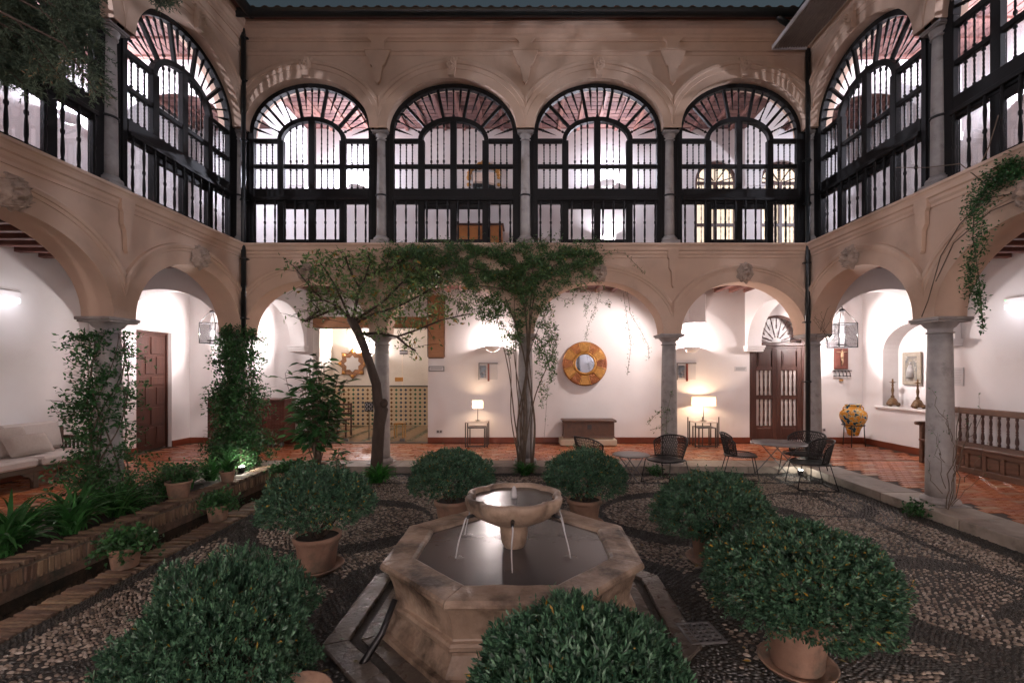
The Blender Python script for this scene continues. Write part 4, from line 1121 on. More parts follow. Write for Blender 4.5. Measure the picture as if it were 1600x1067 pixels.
ad_ = thing('arched_double_door', 'brown double door with turned spindles under a spoked fanlight at the right end of the back wall', 'door', (6.06, GY1+.06, 0)); bwd = M['brownwood']
for s in (-1, 1):
    part('jamb', MB().box(min(s*.60, s*.68), max(s*.60, s*.68), -.03, .05, .06, 2.42, .006), bwd, ad_)
part('lintel', MB().box(-.70, .70, -.05, .05, 2.36, 2.44, .01), bwd, ad_); part('lintel', MB().box(-.60, .60, -.03, .04, 2.30, 2.355, .008), bwd, ad_)
bt = turned
for s in (-1, 1):
    lf = link('door_leaf', None, ad_, (s*.30, 0, 0))
    def fb(*a, nm='rail'): part(nm, MB().box(*a, .005), bwd, lf)
    fb(-.30, -.19, -.02, .03, .08, 2.30, nm='stile'); fb(.19, .30, -.021, .031, .08, 2.30, nm='stile')
    for z0, z1 in ((.08, .42), (1.06, 1.16), (1.76, 1.86), (2.22, 2.30)): fb(-.19, .19, -.018, .028, z0, z1)
    fb(-.16, .16, -.028, -.018, .15, .36, nm='panel'); fb(-.17, .17, -.012, .02, 1.86, 2.22, nm='panel'); fb(-.14, .14, -.026, -.013, 1.90, 2.18, nm='panel')
    for z0, z1 in ((.42, 1.06), (1.16, 1.76)):
        for x in (-.105, 0, .105): link('baluster', bsm, lf, (x, 0, z0), None, (.019, .019, z1-z0))
        part('pane', MB().box(-.19, .19, .018, .024, z0, z1), pmat('frosted_pane', (.60, .54, .50), (.55, .49, .46), 3, .35, 0), lf)
ringv = []; n = 28
for i in range(n+1):
    q = PI*i/n
    for rr in (.68, .60):
        for yy in (-.03, .04): ringv.append((-rr*math.cos(q), yy, 2.44+rr*math.sin(q)))
m = MB(); m.add(ringv, [f for i in range(n) for f in ((4*i, 4*i+4, 4*i+6, 4*i+2), (4*i+2, 4*i+6, 4*i+7, 4*i+3), (4*i, 4*i+1, 4*i+5, 4*i+4))]); part('fan_arch', m, bwd, ad_)
for i in range(13):
    a = PI*(i+.5)/13; L0 = .12 if i % 2 else .34
    link('spoke', bsm, ad_, (-L0*math.cos(a), 0, 2.44+L0*math.sin(a)), (0, -(PI/2-a), 0), (.016, .016, .61-L0))
m = MB(); m.add([(0, -.015, 2.44)]+[(-.12*math.cos(PI*i/12), -.015, 2.44+.12*math.sin(PI*i/12)) for i in range(13)], [(0, i+2, i+1) for i in range(12)]); part('fan_hub', m, M['plaque'], ad_)
struct('wall_behind_door', MB().box(5.2, 6.9, GY1+.36, GY1+.45, 0, 3.3), W)
struct('wall_behind_door', MB().box(-8.9, -8.6, 9.3, 10.8, 0, 3.0), W)

# painted jar on an iron stand
jr = thing('painted_jar', 'big yellow glazed jar with blue and green flowers and two handles on an iron stand', 'jar', (7.54, 10.55, 0))
m, N, L, B = new_mat('painted_glaze'); tcn = N.new('ShaderNodeTexCoord'); nz = N.new('ShaderNodeTexNoise'); nz.inputs['Scale'].default_value = 11; nz.inputs['Detail'].default_value = 3; L.new(tcn.outputs['Object'], nz.inputs['Vector'])
rp = N.new('ShaderNodeValToRGB'); e = rp.color_ramp.elements; e[0].position = .40; e[0].color = (.02, .06, .12, 1); e[1].position = .62; e[1].color = (.60, .26, .03, 1)
for p_, c_ in ((.44, (.05, .16, .12, 1)), (.47, (.60, .50, .25, 1)), (.52, (.62, .30, .04, 1))): q = e.new(p_); q.color = c_
L.new(nz.outputs[0], rp.inputs[0]); L.new(rp.outputs[0], B.inputs['Base Color']); B.inputs['Roughness'].default_value = .18
part('body', MB().lathe([(.09, .25), (.11, .27), (.15, .42), (.21, .52), (.265, .64), (.275, .72), (.26, .79), (.20, .855), (.155, .88), (.15, .93), (.165, .955), (.175, .97), (.15, .975), (.14, .94)], 36), m, jr)
for s in (-1, 1): part('handle', MB().tube([(s*.155, 0, .92), (s*.21, 0, .925), (s*.24, 0, .88), (s*.225, 0, .83)], .014, 8), m, jr)
for k in range(3):
    a = PI/2+2*PI*k/3+.3; part('leg', MB().tube([(.22*math.cos(a), .22*math.sin(a), .50), (.23*math.cos(a), .23*math.sin(a), .25), (.25*math.cos(a), .25*math.sin(a), .0)], .011, 6), M['iron'], jr)
part('stand_ring', MB().tube([(.225*math.cos(2*PI*i/24), .225*math.sin(2*PI*i/24), .50) for i in range(24)], .011, 6, closed=True), M['iron'], jr)
# crucifix panel with bracket
cz = thing('crucifix_panel', 'small carved crucifix on a red brown panel above an iron bracket', 'crucifix', (7.58, GY1-.02, 2.06)); car = pmat('carved_figure', (.45, .30, .18), (.35, .22, .13), 9, .5, .2, 50)
part('panel', MB().box(-.17, .17, -.02, .015, -.27, .27, .01), pmat('red_panel', (.20, .06, .04), (.11, .035, .025), 8, .6, .5, 30), cz)
part('cross', MB().box(-.015, .015, -.032, -.021, -.20, .24, .003), M['brownwood'], cz); part('cross', MB().box(-.14, .14, -.0325, -.0205, .13, .155, .003), M['brownwood'], cz)
fg = MB().ball((0, -.045, .165), (.02, .02, .026)); fg.tube([(0, -.045, .14), (0, -.048, .05), (.005, -.05, -.02)], [.024, .03, .026], 8).tube([(.0, -.05, -.02), (.012, -.06, -.09), (0, -.045, -.17)], [.024, .018, .01], 8)
for s in (-1, 1): fg.tube([(s*.015, -.045, .125), (s*.07, -.042, .145), (s*.13, -.038, .15)], [.013, .01, .007], 6)
part('figure', fg, car, cz)
for k in range(5): part('bracket_scroll', MB().tube([(-.17+k*.085, -.01, -.30), (-.17+k*.085, -.08, -.36), (-.15+k*.085, -.06, -.45)], .009, 5), M['iron'], cz)
part('bracket_bar', MB().box(-.21, .25, -.03, -.01, -.315, -.295), M['iron'], cz); part('bracket_bar', MB().box(-.21, .21, -.06, -.04, -.44, -.42), M['iron'], cz); part('small_box', MB().box(-.05, .04, -.05, -.0, -.56, -.51, .008), M['gold'], cz)
# niche objects
nr = thing('framed_relief', 'small framed figure relief hanging inside the arched wall niche', 'picture', (GX1+.33, 10.0, 1.80), -PI/2)
part('frame', MB().box(-.24, .24, -.035, 0, -.36, .36, .02), pmat('silver_frame', (.42, .37, .30), (.32, .28, .22), 14, .4, .6, 60, metal=.2), nr); part('painting', MB().box(-.15, .15, -.042, -.034, -.27, .27, .004), pmat('painting', (.30, .25, .19), (.10, .12, .13), 8, .5, .3, 30, c3=(.5, .45, .4), s3=6), nr)
fg = MB().ball((0, -.05, .12), (.03, .02, .035)).lathe([(.035, .08), (.07, -.02), (.09, -.2)], 12, c=(0, -.04, 0)); part('figure', fg, pmat('silver_figure', (.4, .38, .36), (.25, .24, .24), 14, .35, .2, 60), nr)
def candle(y, x, lab):
    t = thing('altar_candlestick', lab, 'candlestick', (x, y, .952)); g = pmat('old_gilt', (.20, .11, .045), (.10, .055, .025), 18, .45, .6, 60, metal=.2)
    for k in range(3):
        a = PI/2+2*PI*k/3; part('foot', MB().ball((.10*math.cos(a), .10*math.sin(a), .045), (.045, .045, .045)), g, t)
    part('base', MB().lathe([(.12, .03), (.11, .08), (.065, .17), (.03, .20)], 12), g, t)
    part('stem', MB().lathe([(.028, .19), (.04, .22), (.018, .26), (.03, .36), (.018, .44), (.024, .48), (.014, .52)], 12), g, t)
    part('drip_pan', MB().lathe([(.015, .52), (.075, .545), (.02, .55), (.015, .62)], 14), g, t)
candle(10.26, GX1+.10, 'gilt altar candlestick further left on the niche sill'); candle(9.60, GX1+.10, 'gilt altar candlestick in front of the framed relief, next to the grey column')

# left corner: dark chest on wheels;  socket plates; pictures; plaques; signs
ck = thing('lattice_cabinet', 'brown lattice sided cabinet on castors in the left corner of the gallery', 'cabinet', (-6.45, 10.65, 0)); lm = pmat('lattice_brown', (.13, .04, .025), (.08, .025, .016), 5, .5, .2, 30)
part('body', MB().box(-.88, .88, -.25, .25, .13, 1.06, .01), lm, ck); part('top', MB().box(-.91, .91, -.28, .28, 1.062, 1.10, .008), lm, ck)
lt = MB()
for i in range(26):
    for j in range(12):
        x = -.82+i*.066; z = .19+j*.07; lt.add([(x-.024, -.2505, z), (x, -.2505, z-.026), (x+.024, -.2505, z), (x, -.2505, z+.026), (x, -.262, z)], [(0, 1, 4), (1, 2, 4), (2, 3, 4), (3, 0, 4)])
o = part('lattice_boss', lt, lm, ck); o['kind'] = 'stuff'
for x in (-.8, -.6, .5, .62, .8):
    part('castor', MB().tube([(x-.02, -.2, .06), (x+.02, -.2, .06)], .06, 14), M['grey'], ck)
def plate(nm, lab, cat, loc, rz, w, h, d, mat, extra=None):
    t = thing(nm, lab, cat, loc, rz); part('plate', MB().box(-w/2, w/2, -d, 0, -h/2, h/2, .004), mat, t); 
    if extra: extra(t)
    return t
def lines(t, w, h, n, d, mat):
    for i in range(n): part('printed_line', MB().box(-w/2, w/2*(1-.3*((i*7) % 3)/3), -d-.0012, -d, h/2-h*(i+.5)/n-.004, h/2-h*(i+.5)/n+.004), mat, t)
ink = pmat('grey_ink', (.12, .11, .11), (.1, .09, .09), 5, .6, 0)
plate('wall_plaque', 'narrow grey framed sign on the wall right of the tiled room opening', 'sign', (-2.22, GY1, 1.80), 0, .38, .13, .02, M['grey'], lambda t: (part('face', MB().box(-.17, .17, -.024, -.019, -.045, .045), M['plaque'], t), lines(t, .28, .05, 2, .024, ink)))
plate('wall_plaque', 'small white label on the wall left of the arched door', 'sign', (5.16, GY1, 1.80), 0, .30, .12, .01, M['plaque'], lambda t: lines(t, .24, .07, 3, .01, ink))
plate('wall_plaque', 'white text panel with a dark side strip on the right wall beside the bench', 'sign', (GX1, 8.60, 1.64), -PI/2, .26, .34, .02, M['plaque'], lambda t: (part('side_strip', MB().box(-.19, -.132, -.03, -.0, -.17, .17, .004), M['brownwood'], t), lines(t, .19, .28, 9, .02, pmat('faint_ink', (.42, .40, .40), (.4, .38, .38), 5, .6, 0))))
def pic(x, lab):
    t = thing('framed_picture', lab, 'picture', (x, GY1, 1.78)); part('glare_pane', MB().box(-.20, .24, -.012, 0, -.24, .14, .002), M['plaque'], t)  # white pane: glare on the picture glass, put into the colour
    part('frame', MB().box(-.21, .25, -.03, -.0, .14, .165, .003), M['grey'], t); part('frame', MB().box(-.22, -.20, -.029, -.001, -.25, .165, .003), M['grey'], t)
    part('photograph', MB().box(-.19, -.03, -.016, -.012, -.20, .10), pmat('picture_print', (.20, .25, .32), (.02, .02, .025), 14, .3, 0, c3=(.45, .3, .25), s3=9), t)
    part('wooden_strip', MB().box(-.0, .045, -.04, -.012, -.28, .14, .004), pmat('reddish_strip', (.24, .05, .025), (.17, .035, .02), 8, .35, 0), t)
pic(-.98, 'small picture with a reddish vertical strip above the small white table lamp'); pic(3.83, 'small picture with a reddish vertical strip left of the wide cream lamp')
for x, y, z, rz, lab in ((-2.15, GY1, .28, 0, 'white socket plate near the skirting right of the tiled room'), (3.55, GY1, .28, 0, 'white socket plate left of the uprights of the right side table'), (7.15, GY1, .32, 0, 'white socket plate left of the painted jar'), (-7.6, GY1, .38, 0, 'white socket plate by the lattice cabinet')):
    plate('wall_socket', lab, 'socket', (x, y, z), rz, .15, .085, .01, M['plaque'], lambda t: [part('outlet', MB().lathe([(.028, 0), (.024, .004), (.0, .004)], 12, M=T_((s*.036, -.010, 0)) @ Rt(PI/2, 4, 'X')), ink, t) for s in (-1, 1)])
t = thing('loudspeaker_box', 'white wall box mounted high above the right sconce', 'box', (3.98, GY1-.19, 3.18)); part('case', MB().box(-.19, .19, -.19, .19, -.27, .38, .012), W, t); part('lower_lip', MB().box(-.205, .205, -.205, .19, -.30, -.272, .006), M['plaque'], t)
# signs in the tiled room
plate('dark_plate_sign', 'small dark horizontal plate on the far wall of the tiled room', 'sign', (-4.0, rY, 2.35), 0, .26, .14, .02, M['grey'], lambda t: part('strip', MB().box(-.12, .12, -.024, -.019, -.01, .01), M['plaque'], t))
plate('brass_plate_sign', 'small brass coloured plate low on the far wall of the tiled room', 'sign', (-4.15, rY, 1.48), 0, .26, .13, .02, M['gold'])
def fourl(t):
    for sx in (-1, 1):
        for sz in (-1, 1): part('printed_loop', MB().tube([(sx*.05+.035*math.cos(2*PI*i/14), -.024, sz*.05+.035*math.sin(2*PI*i/14)) for i in range(14)], .008, 4, closed=True), M['plaque'], t)
plate('patterned_tile_sign', 'square dark sign with four pale loops standing against the tiled dado', 'sign', (-4.05, 11.6, .84), 0, .22, .24, .02, M['iron'], fourl)
t = bpy.data.objects['patterned_tile_sign']; part('post', MB().box(-.01, .01, -.01, 0, -.84, -.12), M['iron'], t)
st = thing('star_mirror', 'star shaped mirror in a carved brown wood frame in the tiled room', 'mirror', (-5.9+.0, 13.55, 1.95)); st.location = (-5.62, rY-.03, 1.98)
pts = []; ipts = []
for k in range(16):
    a = 2*PI*k/16; r = .50 if k % 2 == 0 else .36; pts.append((r*math.cos(a), r*math.sin(a))); r2 = .27 if k % 2 == 0 else .20; ipts.append((r2*math.cos(a), r2*math.sin(a)))
m = MB(); m.prism(pts, -.05, .0); part('frame', m, pmat('carved_brown', (.25, .11, .045), (.12, .05, .02), 16, .5, .8, 50), st); m = MB(); m.prism(ipts, -.058, -.051); part('mirror_glass', m, M['plaque'], st)
for k in range(8):
    a = 2*PI*k/8; part('boss', MB().ball((.40*math.cos(a), -.055, .40*math.sin(a)), (.06, .03, .06), 8, 4), M['gold'], st)
# wood panelling over the opening and the hanging shutter
wd = pmat('honey_wood', (.42, .20, .09), (.30, .135, .06), 3, .5, .15, 20, stretch=(1, 1, 6))
t = thing('timber_header', 'honey coloured timber boarding with a small arched window over the tiled room opening', 'wood panel', (-3.82, GY1+.14, 2.80))
part('lower_beam', MB().box(-1.40, 1.40, -.16, .03, 0, .26, .01), wd, t)
for i in range(9):
    if i == 0: continue
    part('board', MB().box(-1.40+i*.31, -1.40+(i+1)*.31-.01, -.12, -.06, .26, .86, .006), wd, t)
part('board', MB().box(-1.40, -1.36, -.12, -.06, .26, .86, .006), wd, t); part('board', MB().box(-1.36, -1.10, -.12, -.06, .78, .86, .006), wd, t)
part('window_pane', MB().box(-1.36, -1.10, -.10, -.09, .26, .78), emat('warm_window', (1, .78, .55), .7), t)
part('capping', MB().box(-1.42, 1.42, -.14, -.04, .862, .90, .008), M['joist'], t)
t = thing('open_shutter', 'plain honey coloured timber shutter folded on the wall right of the tiled room', 'shutter', (-2.22, GY1-.03, 2.08))
part('board', MB().box(-.19, .19, -.015, .015, 0, 1.5), wd, t)
for a_ in ((-.215, -.19, 0, 1.5), (.19, .215, 0, 1.5)): part('frame', MB().box(a_[0], a_[1], -.022, .022, a_[2], a_[3], .004), M['benchwood'], t)
part('frame', MB().box(-.19, .19, -.022, .022, -.03, 0.0, .004), M['benchwood'], t)
# glass screen across the opening
t = thing('glass_screen', 'frameless glass screen across the opening of the tiled room', 'glass screen', (-3.82, GY1+.25, 0))
for k in range(4): part('glass_panel', MB().box(-1.38+k*.70, -1.38+k*.70+.66, -.005, .005, .02, 2.78), M['glass'], t)
for k in range(3): part('floor_clamp', MB().box(-1.38+.68+k*.70-.06, -1.38+.68+k*.70+.06, -.02, .02, 0, .07, .005), M['grey'], t)
# stool and small chair in the tiled room
t = thing('wooden_chair', 'small brown wooden chair inside the tiled room behind the sapling', 'chair', (-5.0, 12.2, 0))
for sx in (-1, 1):
    part('leg', MB().box(sx*.19-.02, sx*.19+.02, -.2, -.16, 0, .44, .004), M['brownwood'], t); part('leg', MB().box(sx*.19-.02, sx*.19+.02, .16, .20, 0, .88, .004), M['brownwood'], t)
part('seat', MB().box(-.22, .22, -.22, .22, .44, .47, .008), M['brownwood'], t)
for z in (.6, .72, .84): part('back_slat', MB().box(-.17, .17, .165, .19, z-.025, z+.025, .004), M['brownwood'], t)
t = thing('gilt_stool', 'small gilt stand inside the tiled room right of the stone column', 'stool', (-3.35, 11.9, 0))
part('seat', MB().box(-.13, .13, -.13, .13, .36, .40, .01), M['gold'], t)
for sx in (-1, 1):
    for sy in (-1, 1): part('leg', MB().box(sx*.11-.012, sx*.11+.012, sy*.11-.012, sy*.11+.012, 0, .36), M['gold'], t)
# upper gallery: gilt mirror, cabinet, chandelier sparkle, lit windows of the back wall
t = thing('baroque_mirror', 'ornate gilt baroque mirror above the inlaid cabinet in the upper gallery', 'mirror', (-1.07, GY1-.03, 6.28))
part('mirror_glass', MB().box(-.26, .26, -.02, .0, -.36, .26), M['mirror'], t)
for k in range(44):
    a = 2*PI*k/44; x = .36*math.copysign(abs(math.cos(a))**.5, math.cos(a)); z = -.04+.44*math.copysign(abs(math.sin(a))**.5, math.sin(a)); s = R.uniform(.045, .085)
    part('carved_leaf', MB().ball((x, -.03, z), (s, .04, s*R.uniform(.7, 1.2)), 7, 4), M['gold'], t)
for dx in (-.1, 0, .1): part('crest', MB().ball((dx, -.04, .46-abs(dx)*.5), (.08, .04, .1), 8, 5), M['gold'], t)
t = thing('inlaid_cabinet', 'orange inlaid wooden cabinet behind the second facing gallery railing', 'cabinet', (-1.12, 10.72, 4.08)); iw = pmat('inlaid_wood', (.50, .19, .05), (.33, .12, .035), 6, .4, .1, 30)
part('body', MB().box(-.52, .52, -.24, .24, .12, 1.02, .01), iw, t); part('top', MB().box(-.56, .56, -.28, .26, 1.022, 1.06, .008), M['brownwood'], t)
for x in (-.26, .26): part('door', MB().box(x-.235, x+.235, -.262, -.241, .18, .96, .008), iw, t)
for x in (-.45, .45): part('leg', MB().box(x-.04, x+.04, -.2, -.12, 0, .12), M['brownwood'], t)
for xc, lab in ((4.58, 'arched lit window with spoked fan in the upper back wall, left of two'), (6.17, 'arched lit window with spoked fan in the upper back wall, right of two')):
    t = thing('fanlight_window', lab, 'window', (xc, GY1+.1, 0)); hw = .52
    m = MB(); m.add([(-hw, .03, 4.2), (hw, .03, 4.2)]+[(hw*math.cos(PI*i/16), .03, 6.34+.52*math.sin(PI*i/16)) for i in range(17)], [tuple(range(19))]); part('lit_pane', m, M['panel_lit'], t)
    vs = []
    for i in range(21):
        q = PI*i/20
        for rr in (.52, .45):
            for yy in (-.03, .02): vs.append((-rr*math.cos(q), yy, 6.34+rr*math.sin(q)))
    m = MB(); m.add(vs, [f for i in range(20) for f in ((4*i, 4*i+4, 4*i+6, 4*i+2), (4*i+2, 4*i+6, 4*i+7, 4*i+3))]); part('fan_arch', m, M['brownwood'], t)
    for s in (-1, 1): part('stile', MB().box(min(s*.45, s*.52), max(s*.45, s*.52), -.03, .02, 4.2, 6.34), M['brownwood'], t)
    for z in (4.2, 4.72, 5.28, 5.84, 6.30): part('rail', MB().box(-.45, .45, -.025, .018, z, z+.07), M['brownwood'], t)
    part('mullion', MB().box(-.04, .04, -.028, .019, 4.27, 6.30), M['brownwood'], t)
    for k in range(5):
        a = PI*(k+.5)/5; part('spoke', MB().box(-.012, .012, -.012, .012, .06, .46, 0, T_((0, 0, 6.34)) @ Rt(PI/2-a, 4, 'Y')), M['brownwood'], t)
    for sx in (-1, 1):
        for x in (.14, .24, .34):
            for z0, z1 in ((4.27, 4.72), (4.79, 5.28), (5.35, 5.84), (5.91, 6.30)): link('baluster', bsm, t, (sx*x, -.01, z0), None, (.014, .014, z1-z0))
struct('window_reveal', MB().box(3.9, 6.9, GY1+.26, GY1+.3, 4.1, 7.0), W)
# downpipes in the corners, gutter and roof tiles
for x, z0, z1, lab in ((XL+.07, 2.3, 8.1, 'black downpipe in the left corner of the courtyard'), (XR-.055, .03, 7.7, 'black downpipe in the right corner of the courtyard')):
    t = thing('downpipe', lab, 'drainpipe', (x, YB-.07, z0)); part('pipe', MB().tube([(0, 0, 0), (0, 0, z1-z0)], .042, 12), M['pipe'], t)
    for z in (.4, 1.5, 2.6, 3.7, 4.8, 5.6):
        if z < z1-z0: part('bracket', MB().tube([(0, 0, z), (0, 0, z+.035)], .055, 12).box(-.075, .075, .0, .06, z+.008, z+.026), M['pipe'], t)
def eave(lab, loc, rz, L):
    loc = (loc[0], loc[1], loc[2]-.15)
    t = thing('tiled_eave', lab, 'roof', loc, rz)
    part('soffit_board', MB().box(0, L, -.30, .45, 8.325, 8.36), M['joist'], t)
    g = []; n = 8
    vs = []
    for x in (0, L):
        for r in (.085, .078):
            for i in range(n+1): a = PI*i/n; vs.append((x, -.36-r*math.cos(a), 8.33-r*math.sin(a)*1.2))
    k = n+1; m = MB(); m.add(vs, [(i, i+1, 2*k+i+1, 2*k+i) for i in range(n)]+[(k+i, 3*k+i, 3*k+i+1, k+i+1) for i in range(n)], True); part('gutter', m, M['pipe'], t)
    m = MB(); 
    vs = []
    for yy, r in ((0, .085), (.5, .075)):
        for i in range(9): a = PI*i/8; vs.append((r*math.cos(a), yy, r*math.sin(a)+yy*.33))
    for yy, r in ((0, .068), (.5, .06)):
        for i in range(9): a = PI*i/8; vs.append((r*math.cos(a), yy, r*math.sin(a)+yy*.33))
    m.add(vs, [(i, i+1, i+10, i+9) for i in range(8)]+[(18+i, 27+i, 28+i, 19+i) for i in range(8)]+[(i, i+18, i+19, i+1) for i in range(8)], True)
    tm = m.mesh('roof_tile', M['rooftile']); plug = MB().add([(.069*math.cos(PI*i/8), .03, .069*math.sin(PI*i/8)) for i in range(9)], [tuple(range(9))]).mesh('mortar_plug', M['stone'])
    x = .12
    while x < L-.05:
        link('roof_tile', tm, t, (x, -.33, 8.37)); link('mortar_plug', plug, t, (x, -.33, 8.37)); link('roof_tile', tm, t, (x, .12, 8.535)); x += .226
    part('roof_bed', MB().add([(0, -.26, 8.365), (L, -.26, 8.365), (L, 1.2, 8.85), (0, 1.2, 8.85)], [(0, 1, 2, 3)]), M['rooftile'], t)
    return t
eave('row of barrel roof tiles and black gutter above the facing gallery', (-5.3, YB, 0), 0, 10.6)
eave('row of barrel roof tiles and black gutter above the left facade', (XL, -1.9, 0), PI/2, 10.1)
eave('row of barrel roof tiles and black gutter above the right facade', (XR, 8.2, 0), -PI/2, 10.1)
cn = thing('corrugated_canopy', 'pale corrugated sheet canopy jutting from the top of the right facade', 'canopy', (XR-.16, 0, 7.70)); m = MB(); vs = []; n = 26*2
for i in range(n+1):
    x = -.58+.62*i/n; z = (.022 if i % 4 in (1, 2) else -.022)
    z -= .05*(-x); vs += [(x, 8.35, z), (x, 2.2, z+.0)]
m.add(vs, [(2*i, 2*i+1, 2*i+3, 2*i+2) for i in range(n)]); part('corrugated_sheet', m, pmat('canopy_sheet', (.45, .39, .34), (.33, .28, .25), 5, .5, .1, 40), cn)
part('edge_flashing', MB().box(-.60, -.575, 2.2, 8.36, -.06, .02, .004), M['plaque'], cn); part('end_flashing', MB().box(-.60, .04, 8.352, 8.372, -.06, .03, .004), M['plaque'], cn)
t = thing('gutter_outlet', 'black bent gutter outlet under the right end of the tiled eave', 'drainpipe', (4.50, 8.17, 8.1)); part('pipe', MB().tube([(0, 0, .1), (0, 0, 0), (.05, 0, -.06), (.2, .03, -.12), (.45, .1, -.16)], .05, 10), M['pipe'], t)
# ground spotlights
for loc, lab, w_, tgt in (((-4.78, 7.6, .10), 'small bright ground spotlight among the leaves of the left planter', 7, (-.3, .4, 1.0)), ((4.86, 8.12, GZ+.05), 'small bright ground spotlight under the chairs at the right corner', 2.5, (.25, .4, 1.0))):
    t = thing('garden_spotlight', lab, 'light', loc); v = Vector(tgt)
    part('housing', MB().lathe([(.035, -.05), (.05, 0), (.05, .05)], 14), M['iron'], t); part('lens', MB().ball((0, 0, .045), (.045, .045, .02), 12, 5), emat('white_lens', (.95, 1, .95), 9), t)
    part('spike', MB().tube([(0, 0, -.12), (0, 0, -.05)], .008, 5), M['iron'], t)
    lamp(t, (0, 0, .10), w_*.35, (1, .96, .84), .04)
# ------------------------------------------------------------------ plants
M['leaf_shrub'] = leafmat('shrub_leaf', (.014, .05, .030), (.105, .22, .12), (.42, .24, .03), .38)
M['leaf_ivy'] = leafmat('climber_leaf', (.016, .06, .02), (.07, .20, .06), None, .4)
M['leaf_tree'] = leafmat('tree_leaf', (.05, .11, .03), (.26, .38, .14), (.30, .18, .03), .45)
M['leaf_vine'] = leafmat('vine_leaf', (.02, .065, .022), (.14, .24, .08), (.25, .17, .03), .5)
M['leaf_strap'] = leafmat('strap_leaf', (.02, .09, .02), (.08, .26, .07), None, .38)
M['leaf_bright'] = leafmat('bright_leaf', (.02, .13, .02), (.08, .34, .06), None, .4)
M['leaf_conifer'] = leafmat('conifer_leaf', (.03, .055, .035), (.12, .16, .10), (.28, .16, .08), .7)

def lownoise(D, seed, f=2.2):
    return np.array([mnoise.noise(Vector((d[0]*f+seed, d[1]*f, d[2]*f))) for d in D])
def dome_leaves(seed, Rx, H, tips, ll, lw, per=7, yel=.02, kind='obovate', low=-.35, lump=.16):
    rs = np.random.RandomState(seed); d = unit(rs.normal(size=(tips*3, 3))); d = d[d[:, 2] > low][:tips]; n = len(d)
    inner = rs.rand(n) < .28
    rr = np.where(inner, rs.uniform(.55, .85, n), rs.uniform(.88, 1.02, n))*(1+lump*lownoise(d, seed*3.1)+.5*lump*lownoise(d, seed*7.7, 6))
    P = d*rr[:, None]*np.array([Rx, Rx, H])
    tip = unit(d*np.array([1, 1, .9])+rs.normal(0, .35, (n, 3))+np.array([0, 0, .25]))
    out = []
    for k in range(per):
        a = 2*PI*k/per+rs.uniform(0, 6, n); o = np.stack([np.cos(a), np.sin(a)], 1)
        u = unit(np.cross(tip, rs.normal(size=(n, 3)))); v = np.cross(tip, u)
        side = u*o[:, :1]+v*o[:, 1:]; sp = rs.uniform(.45, 1.25, n)[:, None]
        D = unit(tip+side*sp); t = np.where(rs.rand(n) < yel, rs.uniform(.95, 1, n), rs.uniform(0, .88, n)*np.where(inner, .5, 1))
        out.append(leaves(P+side*.004-tip*rs.uniform(0, .03, n)[:, None], D, tip+rs.normal(0, .1, (n, 3)), ll*rs.uniform(.65, 1.25, n), lw*rs.uniform(.8, 1.2, n), t, kind))
    # stray shoots that break the outline
    for k in range(46):
        dd = unit(rs.normal(size=3)+np.array([0, 0, .6])); p0 = dd*np.array([Rx, Rx, H])*.93; L = rs.uniform(.05, .12); ax = unit(dd+rs.normal(0, .35, 3)+np.array([0, 0, .5]))
        q = rs.randint(8, 14); PP = p0+ax*np.linspace(0, L, q)[:, None]; an = np.arange(q)*2.4
        u = unit(np.cross(ax, np.array([.3, .8, .1]))); v = np.cross(ax, u); DD = ax*.9+u*np.cos(an)[:, None]+v*np.sin(an)[:, None]
        out.append(leaves(PP, DD, np.tile(ax, (q, 1)), ll*.9, lw, rs.uniform(.4, .88, q), kind))
    return merge(out)
def stems_mesh(seed, Rx, H, n=16, r=.008, z0=-.3, lo=.2):
    rs = random.Random(seed); m = MB()
    for i in range(n):
        a = rs.uniform(0, 2*PI); e = rs.uniform(lo, .9); q = Rx*.85*math.cos(e*1.3); z = H*.85*math.sin(e*1.4)
        p0 = Vector((rs.uniform(-.05, .05), rs.uniform(-.05, .05), z0)); p3 = Vector((q*math.cos(a), q*math.sin(a), z)); mid = p0.lerp(p3, .45)+Vector((0, 0, .12*H))
        pts = [p0.lerp(mid, t/4).lerp(mid.lerp(p3, t/4), t/4)+Vector((rs.uniform(-1, 1), rs.uniform(-1, 1), 0))*.01 for t in range(5)]
        m.tube(pts, [r*(1.2-.2*t) for t in range(5)], 5)
    return m
shr = {}
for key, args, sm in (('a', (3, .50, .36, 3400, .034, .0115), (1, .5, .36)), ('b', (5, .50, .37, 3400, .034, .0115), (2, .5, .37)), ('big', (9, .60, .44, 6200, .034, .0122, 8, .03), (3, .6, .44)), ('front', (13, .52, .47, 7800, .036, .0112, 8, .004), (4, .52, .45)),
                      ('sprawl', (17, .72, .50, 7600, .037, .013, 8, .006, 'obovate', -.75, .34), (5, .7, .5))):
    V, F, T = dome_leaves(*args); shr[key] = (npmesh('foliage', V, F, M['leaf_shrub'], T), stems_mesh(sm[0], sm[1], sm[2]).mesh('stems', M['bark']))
def pot_mesh(r, h):
    return MB().lathe([(r*.72, 0), (r*.74, .01), (r*.90, h*.80), (r*.92, h*.82), (r*1.0, h*.83), (r*1.02, h*.97), (r*1.0, h), (r*.93, h), (r*.90, h*.9), (0, h*.9)], 32)
